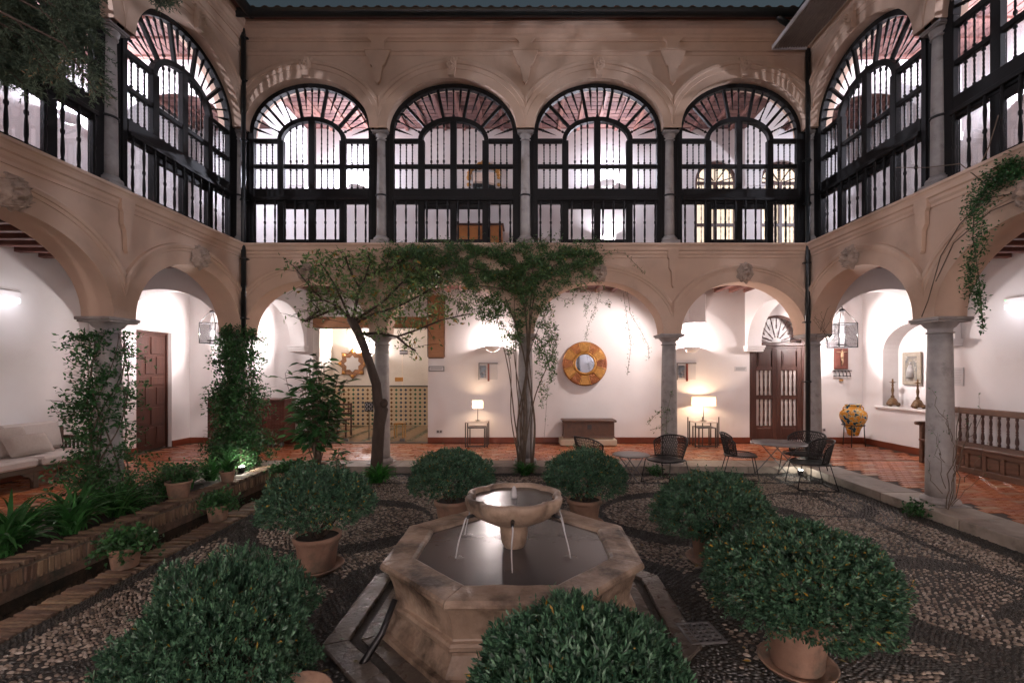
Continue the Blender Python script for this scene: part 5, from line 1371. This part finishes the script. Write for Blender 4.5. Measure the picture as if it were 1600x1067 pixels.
def shrub(key, x, y, lab, r=.21, h=.31, zc=.42, sc=(1, 1, 1), rz=0, saucer=True, GRP='clipped shrubs in terracotta pots round the fountain'):
    t = thing('potted_shrub', lab, 'potted plant', (x, y, GZ+.006), rz, GRP)
    z = 0
    if saucer: part('saucer', MB().lathe([(0, .0), (r*.95, .0), (r*1.12, .035), (r*1.14, .042), (r*1.08, .042), (r*.93, .014), (0, .014)], 32, cap=False), M['terracotta'], t); z = .016
    part('pot', pot_mesh(r, h), M['terracotta'], t, loc=(0, 0, z))
    part('soil', MB().lathe([(0, h*.91), (r*.92, h*.91)], 20, cap=False), M['soil'], t, loc=(0, 0, z))
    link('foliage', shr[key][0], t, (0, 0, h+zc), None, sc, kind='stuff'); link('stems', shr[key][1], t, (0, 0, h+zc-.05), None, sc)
    return t
shrub('a', -1.98, 4.28, 'rounded green shrub left of the fountain, its terracotta pot fully visible on a saucer', zc=.30, sc=(.98, .98, .95))
shrub('b', -.91, 5.45, 'rounded green shrub behind the fountain on the left, beyond the upper bowl', zc=.26, sc=(1.0, 1.0, .92), rz=1)
shrub('a', .68, 5.50, 'rounded green shrub behind the fountain on the right, before the small metal table', zc=.26, sc=(.98, .95, .95), rz=2.2)
shrub('b', 1.80, 4.45, 'rounded green shrub right of the fountain, beyond the one with yellow leaves', r=.22, h=.31, zc=.16, sc=(1.10, 1.10, 1.05), rz=2.9)
shrub('big', 1.69, 2.86, 'large shrub with scattered yellow leaves in a terracotta pot at the right front', r=.20, h=.34, zc=.19, sc=(.88, .88, .80))
shrub('front', .20, 1.72, 'dense dark green clipped shrub cut off by the bottom edge in front of the fountain', r=.22, h=.36, zc=.13, rz=.4, sc=(.88, .88, .95))
shrub('sprawl', -1.62, 2.42, 'big untidy sprawling shrub at the left front with its pots half hidden', r=.21, h=.30, zc=.06, rz=.2, sc=(.62, .62, .96))
t = thing('empty_pot_pair', 'terracotta pot tipped among the stems of the sprawling left shrub', 'pot', (-1.17, 2.28, GZ+.006)); t.name = 'terracotta_pot'; part('pot', pot_mesh(.15, .26), M['terracotta'], t, rot=(0, .12, 0))

# climbing foliage along given paths
def wander(p, q, n, amp, rs):
    p = np.array(p, float); q = np.array(q, float); out = []; off = np.zeros(3)
    for i in range(n+1):
        t = i/n; off = off*.7+rs.normal(0, amp, 3); out.append(p+(q-p)*t+off*math.sin(PI*min(1, t*1.0+.05))**.5)
    return out
def leafcloud(P, rs, ll, lw, per=3, up=.2, kind='ovate', yel=0, out=None):
    P = np.repeat(P, per, 0); n = len(P); D = unit(rs.normal(size=(n, 3))+np.array([0, 0, up])+(0 if out is None else np.array(out))); N_ = unit(rs.normal(size=(n, 3))*.7+np.array([0, -.3, .8]))
    t = rs.uniform(0, .88, n); t = np.where(rs.rand(n) < yel, rs.uniform(.95, 1, n), t)
    return leaves(P+rs.normal(0, ll*.4, (n, 3)), D, N_, ll*rs.uniform(.6, 1.2, n), lw*rs.uniform(.8, 1.2, n), t, kind)
def climber_on_column(lab, x, y, z0, z1, r, spread, nclump, seed, bottom_spread, ll=.06):
    rs = np.random.RandomState(seed); t = thing('climbing_plant', lab, 'climbing plant', (x, y, z0))
    m = MB()
    for k in range(14):
        a0 = rs.uniform(0, 2*PI); pts = []
        for i in range(16):
            q = i/15; a = a0+1.6*math.sin(q*3+k)+q*1.2; rr = r+.03+.02*math.sin(q*9+k); pts.append((rr*math.cos(a), rr*math.sin(a), (z1-z0)*q*rs.uniform(.98, 1.0)))
        m.tube(pts, [.010*(1-.6*i/15) for i in range(16)], 4)
    P = []
    for k in range(nclump):
        q = rs.rand()**1.0; a = rs.uniform(0, 2*PI); side = -PI*.5+rs.normal(0, 1.1); a = side if rs.rand() < .75 else a
        L = rs.uniform(.05, spread)*(.5+.9*(1-q)*bottom_spread+.6*math.sin(q*PI*3+seed)**2)
        base = np.array([(r+.03)*math.cos(a), (r+.03)*math.sin(a), (z1-z0)*q]); d = np.array([math.cos(a), math.sin(a), rs.uniform(-.6, .5)])
        for s in range(max(2, int(L/.035))): P.append(base+d*s*.035+np.array([0, 0, -.010*s*s*.1]))
        if L > .12 and k % 3 == 0: m.tube([tuple(base), tuple(base+d*L*.5), tuple(base+d*L)], [.004, .003, .002], 3)
    part('stems', m, M['vinebark'], t)
    V, F, T = leafcloud(np.array(P), rs, ll, ll*.5, 2); o = link('foliage', npmesh('foliage', V, F, M['leaf_ivy'], T), t); o['kind'] = 'stuff'
climber_on_column('leafy climber wrapped round the left column beside the sofa', -5.54, 6.01, .05, 2.25, .15, .30, 480, 21, 1.0, .058)
climber_on_column('dense leafy climber covering the left corner column', -5.30, 8.38, .0, 2.55, .17, .32, 1300, 22, .9, .062)

# vine over the middle column: trunks, ledge mass, curtain, tendrils
vn = thing('climbing_vine', 'old vine rising in bare twisted stems round the centre column and spreading along the ledge', 'climbing plant', (-.05, 8.35, GZ))
rs = np.random.RandomState(31); m = MB(); o3 = np.array((-.05, 8.35, GZ))
tops = [(792, 468), (806, 455), (780, 500), (822, 440), (838, 462), (858, 470), (868, 520), (812, 430), (846, 430), (772, 478), (830, 415), (800, 520)]
for k, (px, py) in enumerate(tops):
    Y0 = 8.33+rs.uniform(-.05, .08); a = np.array((-.05+rs.uniform(-.14, .14), Y0, GZ)); b = np.array(wp(px, py, 8.30)); n = 18; pts = []
    for i in range(n+1):
        t = i/n; bow = .13*math.sin(t*PI*1.2+k*1.7)+.05*math.sin(t*9+k); c = a+(b-a)*(t, t, t); c[0] = a[0]+(b[0]-a[0])*t**2.2+bow*(t*(1-t)*2.2+.25*t); c[1] = min(8.42, a[1]+(b[1]-a[1])*t+.05*math.sin(t*11+k*2)); pts.append(tuple(c-o3))
    r0 = rs.uniform(.012, .026); m.tube(pts, [r0*(1-.55*i/n) for i in range(n+1)], 6)
for k in range(9):
    a = np.array(wp(820+rs.uniform(-40, 30), 440+rs.uniform(-20, 20), 8.32)); b = np.array(wp([600, 640, 690, 720, 880, 930, 650, 760, 900][k], [425, 395, 392, 410, 400, 405, 440, 388, 440][k], 8.30))
    m.tube([tuple(np.array(p)-o3) for p in wander(a, b, 10, .03, rs)], [.014*(1-.06*i) for i in range(11)], 5)
part('stems', m, M['vinebark'], vn)
def cloud(poly, n, Y, sy, rs):
    "points spread in an irregular outline read from the photo, given real depth"
    out = []; xs = [p[0] for p in poly]; ys = [p[1] for p in poly]
    while len(out) < n:
        x = rs.uniform(min(xs), max(xs)); y = rs.uniform(min(ys), max(ys)); c = False; j = len(poly)-1
        for i in range(len(poly)):
            if (poly[i][1] > y) != (poly[j][1] > y) and x < (poly[j][0]-poly[i][0])*(y-poly[i][1])/(poly[j][1]-poly[i][1])+poly[i][0]: c = not c
            j = i
        if c and mnoise.noise(Vector((x*.055, y*.08, Y))) > rs.uniform(-.35, .30): out.append(wp(x, y, Y+rs.normal(0, sy)))
    return np.array(out)
Pm = [cloud([(598, 398), (640, 388), (700, 378), (760, 388), (800, 380), (880, 384), (938, 394), (942, 412), (905, 418), (935, 438), (880, 424), (840, 452), (815, 470), (780, 440), (745, 458), (705, 428), (650, 455), (600, 418)], 5200, 8.22, .16, rs),
      cloud([(620, 410), (740, 405), (830, 405), (925, 412), (915, 455), (880, 455), (860, 470), (872, 520), (868, 580), (846, 640), (838, 560), (825, 480), (790, 470), (765, 500), (735, 470), (690, 470), (640, 465)], 2300, 8.22, .13, rs),
      cloud([(700, 470), (800, 455), (830, 480), (812, 540), (795, 560), (780, 510), (745, 500)], 900, 8.26, .09, rs),
      cloud([(592, 380), (950, 374), (945, 392), (600, 396)], 260, 8.25, .07, rs)]
V, F, T = leafcloud(np.concatenate(Pm), rs, .058, .022, 3, .0, yel=.02); o = link('foliage', npmesh('foliage', V-o3, F, M['leaf_vine'], T), vn); o['kind'] = 'stuff'
sp_ = []; m = MB()
for k in range(150):
    x = rs.uniform(600, 945); y = rs.choice([rs.uniform(376, 400), rs.uniform(430, 475)]); a = np.array(wp(x, y, 8.22)); b = a+np.array((rs.normal(0, .16), rs.uniform(-.22, .0), rs.uniform(-.16, .10) if y > 420 else rs.uniform(-.02, .12)))
    q = wander(a, b, 6, .02, rs); m.tube([tuple(p-o3) for p in q], .003, 3)
    for s in range(9): i = rs.randint(1, 7); sp_.append(q[i]+rs.normal(0, .012, 3))
part('sprigs', m, M['vinebark'], vn); V, F, T = leafcloud(np.array(sp_), rs, .055, .021, 1, -.1, yel=.03); o = link('sprig_leaves', npmesh('sprig_leaves', V-o3, F, M['leaf_vine'], T), vn); o['kind'] = 'stuff'
def tendril(path, n, rs, parent, off, ll=.035):
    P = []; m = MB(); pts = [np.array(wp(*p)) for p in path]; m.tube([tuple(p-off) for p in pts], .0035, 4)
    for i in range(n):
        s = rs.uniform(0, len(pts)-1.001); k = int(s); P.append(pts[k]+(pts[k+1]-pts[k])*(s-k)+rs.normal(0, .018, 3))
    part('tendril', m, M['vinebark'], parent); V, F, T = leafcloud(np.array(P), rs, ll, ll*.45, 1, -.4); q = link('tendril_leaves', npmesh('tendril_leaves', V-off, F, M['leaf_vine'], T), parent); q['kind'] = 'stuff'
for path, n in (([(938, 448, 8.3), (934, 470, 8.3), (926, 492, 8.3), (918, 512, 8.3), (915, 530, 8.3)], 130), ([(925, 455, 8.3), (916, 478, 8.3), (914, 495, 8.3)], 80), ([(974, 458, 8.3), (980, 500, 8.3), (986, 540, 8.3), (980, 586, 8.3)], 80),
                ([(980, 455, 8.3), (985, 490, 8.3), (1000, 515, 8.3), (1013, 540, 8.3), (1014, 562, 8.3)], 85), ([(935, 396, 8.3), (975, 395, 8.3), (990, 410, 8.3), (1008, 428, 8.3)], 70), ([(868, 560, 8.3), (856, 600, 8.3), (850, 690, 8.3)], 30)):
    tendril(path, n, rs, vn, o3)
# scant foliage by the right centre column
tw = thing('wispy_creeper', 'wispy yellowish creeper clinging to the column behind the small table chairs', 'climbing plant', (2.55, 8.42, 0)); o4 = np.array((2.55, 8.42, 0))
for path, n in (([(1046, 640, 8.4), (1035, 640, 8.4), (1022, 650, 8.35), (1012, 664, 8.3)], 60), ([(1048, 655, 8.4), (1036, 665, 8.35), (1016, 672, 8.3)], 30), ([(1050, 610, 8.4), (1042, 645, 8.4), (1040, 720, 8.4)], 25)): tendril(path, n, rs, tw, o4, .045)

# vine on the right facade
vr = thing('trailing_vine', 'green vine trailing over the right facade near the edge of the picture', 'climbing plant', (5.1, 4.6, 3.2)); o5 = np.array((5.1, 4.6, 3.2))
Xw = 5.16
def wx(x, y, X=Xw): Y = X*711.1/(x-825); return (X, Y, CAMZ-(y-580)*Y/711.1)
P = []
for k in range(900):
    t = rs.rand(); x = 1600-t*85+rs.normal(0, 7); y = 262+t*t*70+rs.normal(0, 12); P.append(np.array(wx(x, y))+rs.normal(0, .03, 3))
for k in range(480):
    t = rs.rand(); x = 1523+8*math.sin(t*7)+rs.normal(0, 8*(1-.6*t)); y = 330+t*150; P.append(np.array(wx(x, y, 5.0))+rs.normal(0, .03, 3))
for k in range(90):
    t = rs.rand(); P.append(np.array(wx(1530+4*t, 430+t*90, 5.0))+rs.normal(0, .015, 3))
V, F, T = leafcloud(np.array(P), rs, .042, .018, 2, -.2, yel=.03); q = link('foliage', npmesh('foliage', V-o5, F, M['leaf_ivy'], T), vr); q['kind'] = 'stuff'
m = MB()
for pth in ([(1600, 255), (1570, 268), (1545, 290), (1522, 330), (1520, 370), (1530, 440), (1536, 515)], [(1600, 300), (1540, 310), (1500, 350), (1470, 400), (1450, 470), (1440, 495)], [(1600, 308), (1548, 330), (1490, 380), (1462, 440)], [(1545, 292), (1500, 256), (1450, 262), (1400, 262)], [(1560, 180), (1545, 230), (1530, 262)]):
    m.tube([tuple(np.array(wx(*p))-o5) for p in pth], .006, 4)
part('stems', m, M['vinebark'], vr)
for lab, base, seed, n in (('bare thin creeper twigs climbing the grey column on the right', (5.42, 5.80, .0), 5, 10), ('few bare creeper twigs round the right corner column', (5.38, 8.45, 1.6), 6, 9)):
    rr = np.random.RandomState(seed); t = thing('bare_creeper', lab, 'climbing plant', base); m = MB(); P = []
    for k in range(n):
        a = np.array((rr.uniform(-.15, .15), -.03, rr.uniform(0, 1.1))) if seed == 5 else np.array((rr.uniform(-.1, .1), -.1, rr.uniform(.5, 1.0)))
        b = a+np.array((rr.uniform(-.35, .45), rr.uniform(-.15, .05), rr.uniform(.3, .8)))*(1 if seed == 5 else .6); w_ = wander(a, b, 8, .025, rr); m.tube([tuple(p) for p in w_], [.0045-.0004*i for i in range(9)], 4)
        P += w_[5:]
    if seed == 5:
        for k in range(4): m.tube([tuple(p) for p in wander((-.12, -.05, -.1), (rr.uniform(-.1, .12), -.16, .7+.2*k), 12, .02, rr)], .005, 4)
    part('twigs', m, M['vinebark'], t); V, F, T = leafcloud(np.array(P), rr, .03, .013, 1); q = link('leaves', npmesh('leaves', V, F, M['leaf_ivy'], T), t); q['kind'] = 'stuff'

# the small tree
tr = thing('courtyard_tree', 'slender leaning tree with a dark trunk and loose crown left of the centre column', 'tree', wp(587, 745, 7.9)[:2]+(GZ,)); o6 = np.array(tr.location)
rs = np.random.RandomState(41)
def tp(x, y, Y=7.9): return tuple(np.array(wp(x, y, Y))-o6)
m = MB(); m.tube([tp(587, 750), tp(588, 735), tp(590, 700), tp(592, 665), tp(596, 640), tp(590, 625), tp(588, 600), tp(578, 570), tp(570, 545), tp(560, 520), tp(548, 497)], [.125, .105, .098, .10, .115, .085, .08, .075, .072, .07, .075], 12)
m.ball(tp(600, 630, 7.84), (.07, .06, .08), 10, 7); part('trunk', m, M['bark'], tr)
br = [[(548, 500), (530, 480), (505, 468), (490, 455), (470, 430), (458, 415)], [(548, 500), (535, 470), (520, 440), (500, 410)], [(552, 500), (560, 460), (572, 430), (580, 405)], [(552, 495), (562, 450), (545, 420), (540, 400)],
      [(562, 522), (590, 520), (620, 526), (650, 516), (690, 500), (735, 490)], [(556, 505), (585, 490), (620, 480), (660, 460), (690, 440)], [(556, 500), (600, 470), (630, 440), (650, 415)], [(505, 468), (485, 470), (500, 485), (480, 500)], [(620, 526), (636, 540), (650, 548)], [(530, 480), (505, 490), (478, 502), (470, 500)], [(572, 430), (610, 420), (640, 400)]]
tips = []
for b in br:
    dep = 7.9+rs.uniform(-.25, .3); pts = [tp(x, y, 7.9+(dep-7.9)*i/len(b)) for i, (x, y) in enumerate(b)]; L_ = len(pts)
    part('branch', MB().tube(pts, [.026*(1-.8*i/L_) for i in range(L_)], 6), M['bark'], tr)
    for i in range(1, L_):
        for k in range(5):
            a = np.array(pts[i-1])+(np.array(pts[i])-np.array(pts[i-1]))*rs.rand(); bb = a+rs.normal(0, 1, 3)*(.20, .18, .14)+(0, 0, .05); tips.append((a, bb))
m = MB()
for a, b in tips: m.tube([tuple(a), tuple((a+b)/2+(0, 0, .02)), tuple(b)], [.006, .005, .003], 3)
part('twigs', m, M['bark'], tr)
P = []
for a, b in tips:
    for k in range(6): P.append(a+(b-a)*rs.uniform(.3, 1.05)+rs.normal(0, .02, 3))
P = np.array(P)
Q = cloud([(470, 400), (520, 392), (600, 392), (650, 400), (690, 430), (700, 480), (720, 500), (650, 512), (600, 500), (570, 470), (500, 455)], 1000, 7.9, .25, rs)-o6
V, F, T = merge([leafcloud(P, rs, .10, .038, 1, .1, yel=.05), leafcloud(Q, rs, .10, .036, 2, .1, yel=.10)]); o = link('crown', npmesh('crown', V, F, M['leaf_tree'], T), tr); o['kind'] = 'stuff'

# sapling with big leaves in a pot
def big_leaf_plant(nm, lab, cat, loc, H, n, ll, seed, spread, potr, mat='leaf_ivy', stakes=False, pot=True, lo=.2):
    rs = np.random.RandomState(seed); t = thing(nm, lab, cat, loc); z0 = 0
    if pot:
        part('pot', pot_mesh(potr, potr*1.5), M['terracotta'], t); part('soil', MB().lathe([(0, potr*1.36), (potr*.92, potr*1.36)], 16, cap=False), M['soil'], t); z0 = potr*1.35
    m = MB(); P = []; D = []
    for k in range(max(3, n//22)):
        q = wander((rs.normal(0, .02), rs.normal(0, .02), z0), (rs.normal(0, spread*.5), rs.normal(0, spread*.4), H*rs.uniform(.6, 1)), 8, .012, rs); m.tube([tuple(p) for p in q], [.010*(1-.08*i) for i in range(9)], 5)
        for j in range(n//max(3, n//22)):
            s = rs.uniform(lo, .999)*8; i = int(s); p = q[i]+(q[i+1]-q[i])*(s-i); a = rs.uniform(0, 2*PI); L = rs.uniform(.02, spread*.75)*(1-.45*s/8)
            e = p+np.array((math.cos(a)*L, math.sin(a)*L, L*.4)); P.append(e); D.append((math.cos(a), math.sin(a), rs.uniform(-.5, .5)))
            if L > .06: m.tube([tuple(p), tuple(e)], .003, 3)
    if stakes:
        for dx in (-.05, .05): m.tube([(dx, 0, 0), (dx*.9, .02, .95)], .009, 5)
    part('stems', m, M['vinebark'], t); n_ = len(P); P = np.array(P); D = np.array(D)
    V, F, T = leaves(P, D, rs.normal(0, .3, (n_, 3))+(0, -.2, 1), ll*rs.uniform(.6, 1.15, n_), ll*.38*rs.uniform(.8, 1.2, n_), rs.uniform(0, 1, n_), 'big'); o = link('foliage', npmesh('foliage', V, F, M[mat], T), t); o['kind'] = 'stuff'
    return t
big_leaf_plant('rubber_plant', 'tall sapling with large glossy leaves tied to stakes before the tiled room', 'young tree', wp(495, 745, 7.9)[:2]+(GZ,), 2.20, 640, .235, 51, .46, .17, stakes=True)
big_leaf_plant('potted_fig', 'small broad leaved plant in a terracotta pot right of the sapling', 'potted plant', wp(530, 738, 8.0)[:2]+(GZ,), .50, 60, .12, 52, .22, .13)
def geranium(lab, loc, r, spread, seed, n=420, droop=.25, ll=.035, GRP=None, mat='leaf_ivy'):
    rs = np.random.RandomState(seed); t = thing('potted_geranium', lab, 'potted plant', loc, 0, GRP); h = r*1.45
    part('pot', pot_mesh(r, h), M['terracotta'], t); part('soil', MB().lathe([(0, h*.91), (r*.92, h*.91)], 16, cap=False), M['soil'], t)
    P = []; m = MB()
    for k in range(46):
        a = rs.uniform(0, 2*PI); L = rs.uniform(.3, 1)*spread; z = h+rs.uniform(.02, .16)*(1.2-L/spread)+.03; e = np.array((math.cos(a)*L, math.sin(a)*L, z-droop*(L/spread)**2*spread)); q = wander((0, 0, h*.95), e, 5, .008, rs); m.tube([tuple(p) for p in q], .004, 3)
        for s in range(n//46): i = rs.randint(2, 6); P.append(q[min(i, 5)]+rs.normal(0, .03, 3))
    part('stems', m, M['vinebark'], t); V, F, T = leafcloud(np.array(P), rs, ll*1.25, ll, 2, .4, 'obovate'); o = link('foliage', npmesh('foliage', V, F, M[mat], T), t); o['kind'] = 'stuff'
PG = 'small potted plants along the water channel'
geranium('small trailing plant in a clay pot nearest the viewer on the brick edging', (-3.78, 4.27, GZ+.03), .135, .30, 61, 700, .3, GRP=PG)
geranium('trailing geranium in a clay pot further along the brick edging beside the channel', (-3.83, 5.62, GZ+.03), .13, .25, 62, 520, .3, GRP=PG)
geranium('small clay pot of trailing leaves at the far end of the channel', (-4.15, 7.65, GZ+.03), .10, .18, 63, 300, .1, GRP=PG)
geranium('broad clay pot of fine dark foliage on the planter rim', (-4.62, 6.02, .075), .15, .30, 64, 800, -.5, .030, GRP=PG)
geranium('leafy clump in a pot at the foot of the sapling', wp(463, 752, 7.7)[:2]+(GZ,), .11, .24, 65, 500, -.3, .05)
# strap leaved plants
def strap(lab, loc, n, L, seed, pot=0, mat='leaf_strap', GRP=None, w=.028, nm='strap_leaf_plant'):
    rs = np.random.RandomState(seed); t = thing(nm, lab, 'potted plant' if pot else 'plant', loc, 0, GRP); z0 = 0
    if pot: part('pot', pot_mesh(pot, pot*1.5), M['terracotta'], t); part('soil', MB().lathe([(0, pot*1.36), (pot*.92, pot*1.36)], 16, cap=False), M['soil'], t); z0 = pot*1.36
    V = []; F = []; T = []; k = 8
    for i in range(n):
        a = rs.uniform(0, 2*PI); l = L*rs.uniform(.55, 1.15); e0 = rs.uniform(.75, 1.45); bend = rs.uniform(.9, 2.0); tn = rs.uniform(0, 1); b = len(V); p = np.array((rs.normal(0, .03), rs.normal(0, .03), z0)); ww = w*rs.uniform(.7, 1.2); tw_ = rs.uniform(-.4, .4)
        for j in range(k+1):
            s = j/k; e = e0-bend*s**1.4; d = np.array((math.cos(a)*math.cos(e), math.sin(a)*math.cos(e), math.sin(e))); sd = np.array((-math.sin(a+tw_*s), math.cos(a+tw_*s), 0)); wd_ = ww*(1-s**3)*.5*(.6+.8*min(1, s*3))
            if p[2] < .01 and loc[2] < .2 and pot == 0: p[2] = .01
            V += [p-sd*wd_, p+(0, 0, -.006), p+sd*wd_]; T += [tn]*3; p = p+d*l/k
        for j in range(k):
            o = b+3*j; F += [(o, o+1, o+4), (o, o+4, o+3), (o+1, o+2, o+5), (o+1, o+5, o+4)]
    o = link('blades', npmesh('blades', np.array(V), np.array(F), M[mat], np.array(T), True), t); o['kind'] = 'stuff'
SGp = 'strap leaved plants in the brick planter'
SL = ['long strap leaves at the very left edge of the picture, in the brick planter', 'long strap leaves just right of the leftmost clump, nearer the sofa', 'third clump of strap leaves from the left, hanging over the brick rim',
      'fourth clump of strap leaves from the left, below the sofa arm', 'fifth clump of strap leaves, before the ivy clad left column', 'strap leaves between the fine dark potted foliage and the spotlight pot', 'strap leaves behind the clay pot next to the ground spotlight']
for i, (y, x, L) in enumerate(((4.18, -4.82, .58), (4.45, -5.02, .60), (4.78, -4.80, .56), (5.05, -5.02, .56), (5.36, -4.84, .50), (6.5, -4.9, .46), (7.1, -4.95, .44))):
    strap(SL[i], (x, y, .03), 75, L, 70+i, GRP=SGp, w=.034)
strap('strap leaved plant in a clay pot on the planter rim near the ground spotlight', (-4.52, 6.85, .085), 34, .36, 81, pot=.105)
strap('tuft of bright green leaves round the foot of the leaning tree', wp(590, 756, 7.6)[:2]+(GZ,), 170, .36, 82, mat='leaf_bright', nm='ground_tuft', w=.045)
strap('tuft of grassy leaves round the foot of the old vine', (-.05, 8.15, GZ), 150, .30, 83, nm='ground_tuft')
def tuft(lab, loc, R_, H_, n, seed, ll, mat='leaf_ivy'):
    rs = np.random.RandomState(seed); t = thing('low_plant', lab, 'plant', loc); d = unit(rs.normal(size=(n, 3))); d[:, 2] = abs(d[:, 2]); P = d*rs.uniform(.3, 1, (n, 1))*(R_, R_, H_)
    m = MB()
    for p in P[::12]: m.tube([(0, 0, 0), tuple(p*.6), tuple(p)], .003, 3)
    part('stems', m, M['vinebark'], t); V, F, T = leafcloud(P, rs, ll, ll*.5, 3, .4); o = link('foliage', npmesh('foliage', V, F, M[mat], T), t); o['kind'] = 'stuff'
tuft('low ivy leaves at the foot of the grey column on the right', (5.02, 5.86, GZ), .17, .20, 90, 91, .06)
tuft('small leafy plant at the foot of the column behind the small table', (2.30, 8.2, GZ), .17, .18, 90, 92, .055)
tuft('fine dark leafed bush in the planter beside the first climber', (-4.95, 5.65, .03), .34, .48, 700, 93, .04)
tuft('bright mass of small leaves behind the ground spotlight in the planter', (-4.98, 7.85, .03), .30, .52, 700, 94, .032)
tuft('low dark bush in the planter below the left column', (-5.0, 6.25, .03), .28, .42, 520, 95, .04)
rs = np.random.RandomState(123); n = 90
cx_ = np.array([(1.69, 2.86), (-1.7, 2.5), (1.8, 4.4), (-.05, 8.0), (-2.6, 7.7)])[rs.randint(0, 5, n)]; P = np.stack([cx_[:, 0]+rs.normal(0, .45, n), cx_[:, 1]+rs.normal(0, .32, n), np.full(n, GZ+.016)], 1)
P = P[(P[:, 0] > -3.5) & (P[:, 0] < 5) & (P[:, 1] < 8.3)]; n = len(P); D = np.stack([rs.normal(size=n), rs.normal(size=n), rs.uniform(-.1, .2, n)], 1)
V, F, T = leaves(P, D, np.array([0, 0, 1.])+rs.normal(0, .25, (n, 3)), .05*rs.uniform(.7, 1.2, n), .02, rs.uniform(.9, 1, n))
o = link('fallen_leaves', npmesh('fallen_leaves', V, F, M['leaf_shrub'], T), label='scattered yellow fallen leaves on the pebbles round the pots'); o['kind'] = 'stuff'
# conifer reaching in at the upper left
cf = thing('conifer_tree', 'feathery drooping conifer boughs reaching in at the upper left corner', 'tree', (-4.95, 2.2, GZ)); o7 = np.array((-4.95, 2.2, GZ)); rs = np.random.RandomState(99)
part('trunk', MB().tube([(0, 0, 0), (.03, 0, 2), (-.03, .03, 4), (0, 0, 6.6)], [.16, .13, .10, .05], 10), M['bark'], cf)
VV = []; m = MB()
def spray(a, b, rs, out, n=13, ll=.28):
    a = np.array(a); b = np.array(b); ax = unit(b-a)
    for i in range(n):
        t = (i+.5)/n; p = a+(b-a)*t
        for s in (-1, 1):
            side = unit(np.cross(ax, rs.normal(size=3)+(0, 1, 0)))*s; d = unit(ax*.9+side*.8+(0, 0, -.25)+rs.normal(0, .15, 3)); L = ll*(1-.55*t)*rs.uniform(.6, 1.1); q = p+d*L
            out.append((p, q))
tw2 = []; boughs = []
for k in range(60):
    px, py, Y = rs.uniform(-60, 118), rs.uniform(-50, 70), rs.uniform(3.3, 4.2)
    a = np.array(wp(px, py, Y)); b = a+np.array((rs.uniform(.05, .30), rs.uniform(-.1, .2), rs.uniform(-.42, -.12))); boughs.append((a, b)); spray(a, b, rs, tw2)
for k in range(5):
    a = np.array(wp(rs.uniform(210, 262), rs.uniform(-45, -14), 3.8)); b = a+np.array((rs.uniform(-.1, .12), .05, -.13)); boughs.append((a, b)); spray(a, b, rs, tw2, 9, .14)
for a, b in boughs:
    c = np.array((-4.95, 2.2, min(6.2, a[2]+.3))); m.tube([tuple(c-o7), tuple((c+a)/2+(0, 0, .1)-o7), tuple(a-o7), tuple(b-o7)], [.025, .015, .008, .004], 5)
part('boughs', m, M['bark'], cf)
P = []; D = []
for p, q in tw2:
    n = max(3, int(np.linalg.norm(q-p)/.011)); d = unit(q-p)
    for i in range(n):
        for s in range(2): P.append(p+(q-p)*i/n); D.append(d*1.1+rs.normal(0, .75, 3))
P = np.array(P); D = np.array(D); n = len(P); clump = np.array([mnoise.noise(Vector(tuple(p*4))) for p in P])
V, F, T = leaves(P-o7, D, rs.normal(size=(n, 3)), .036*rs.uniform(.6, 1.2, n), .0075, np.clip(.42+.5*clump+rs.normal(0, .16, n), 0, 1), 'ovate')
o = link('foliage', npmesh('foliage', V, F, M['leaf_conifer'], T), cf); o['kind'] = 'stuff'
print('tris', sum(len(me.polygons) for me in bpy.data.meshes))
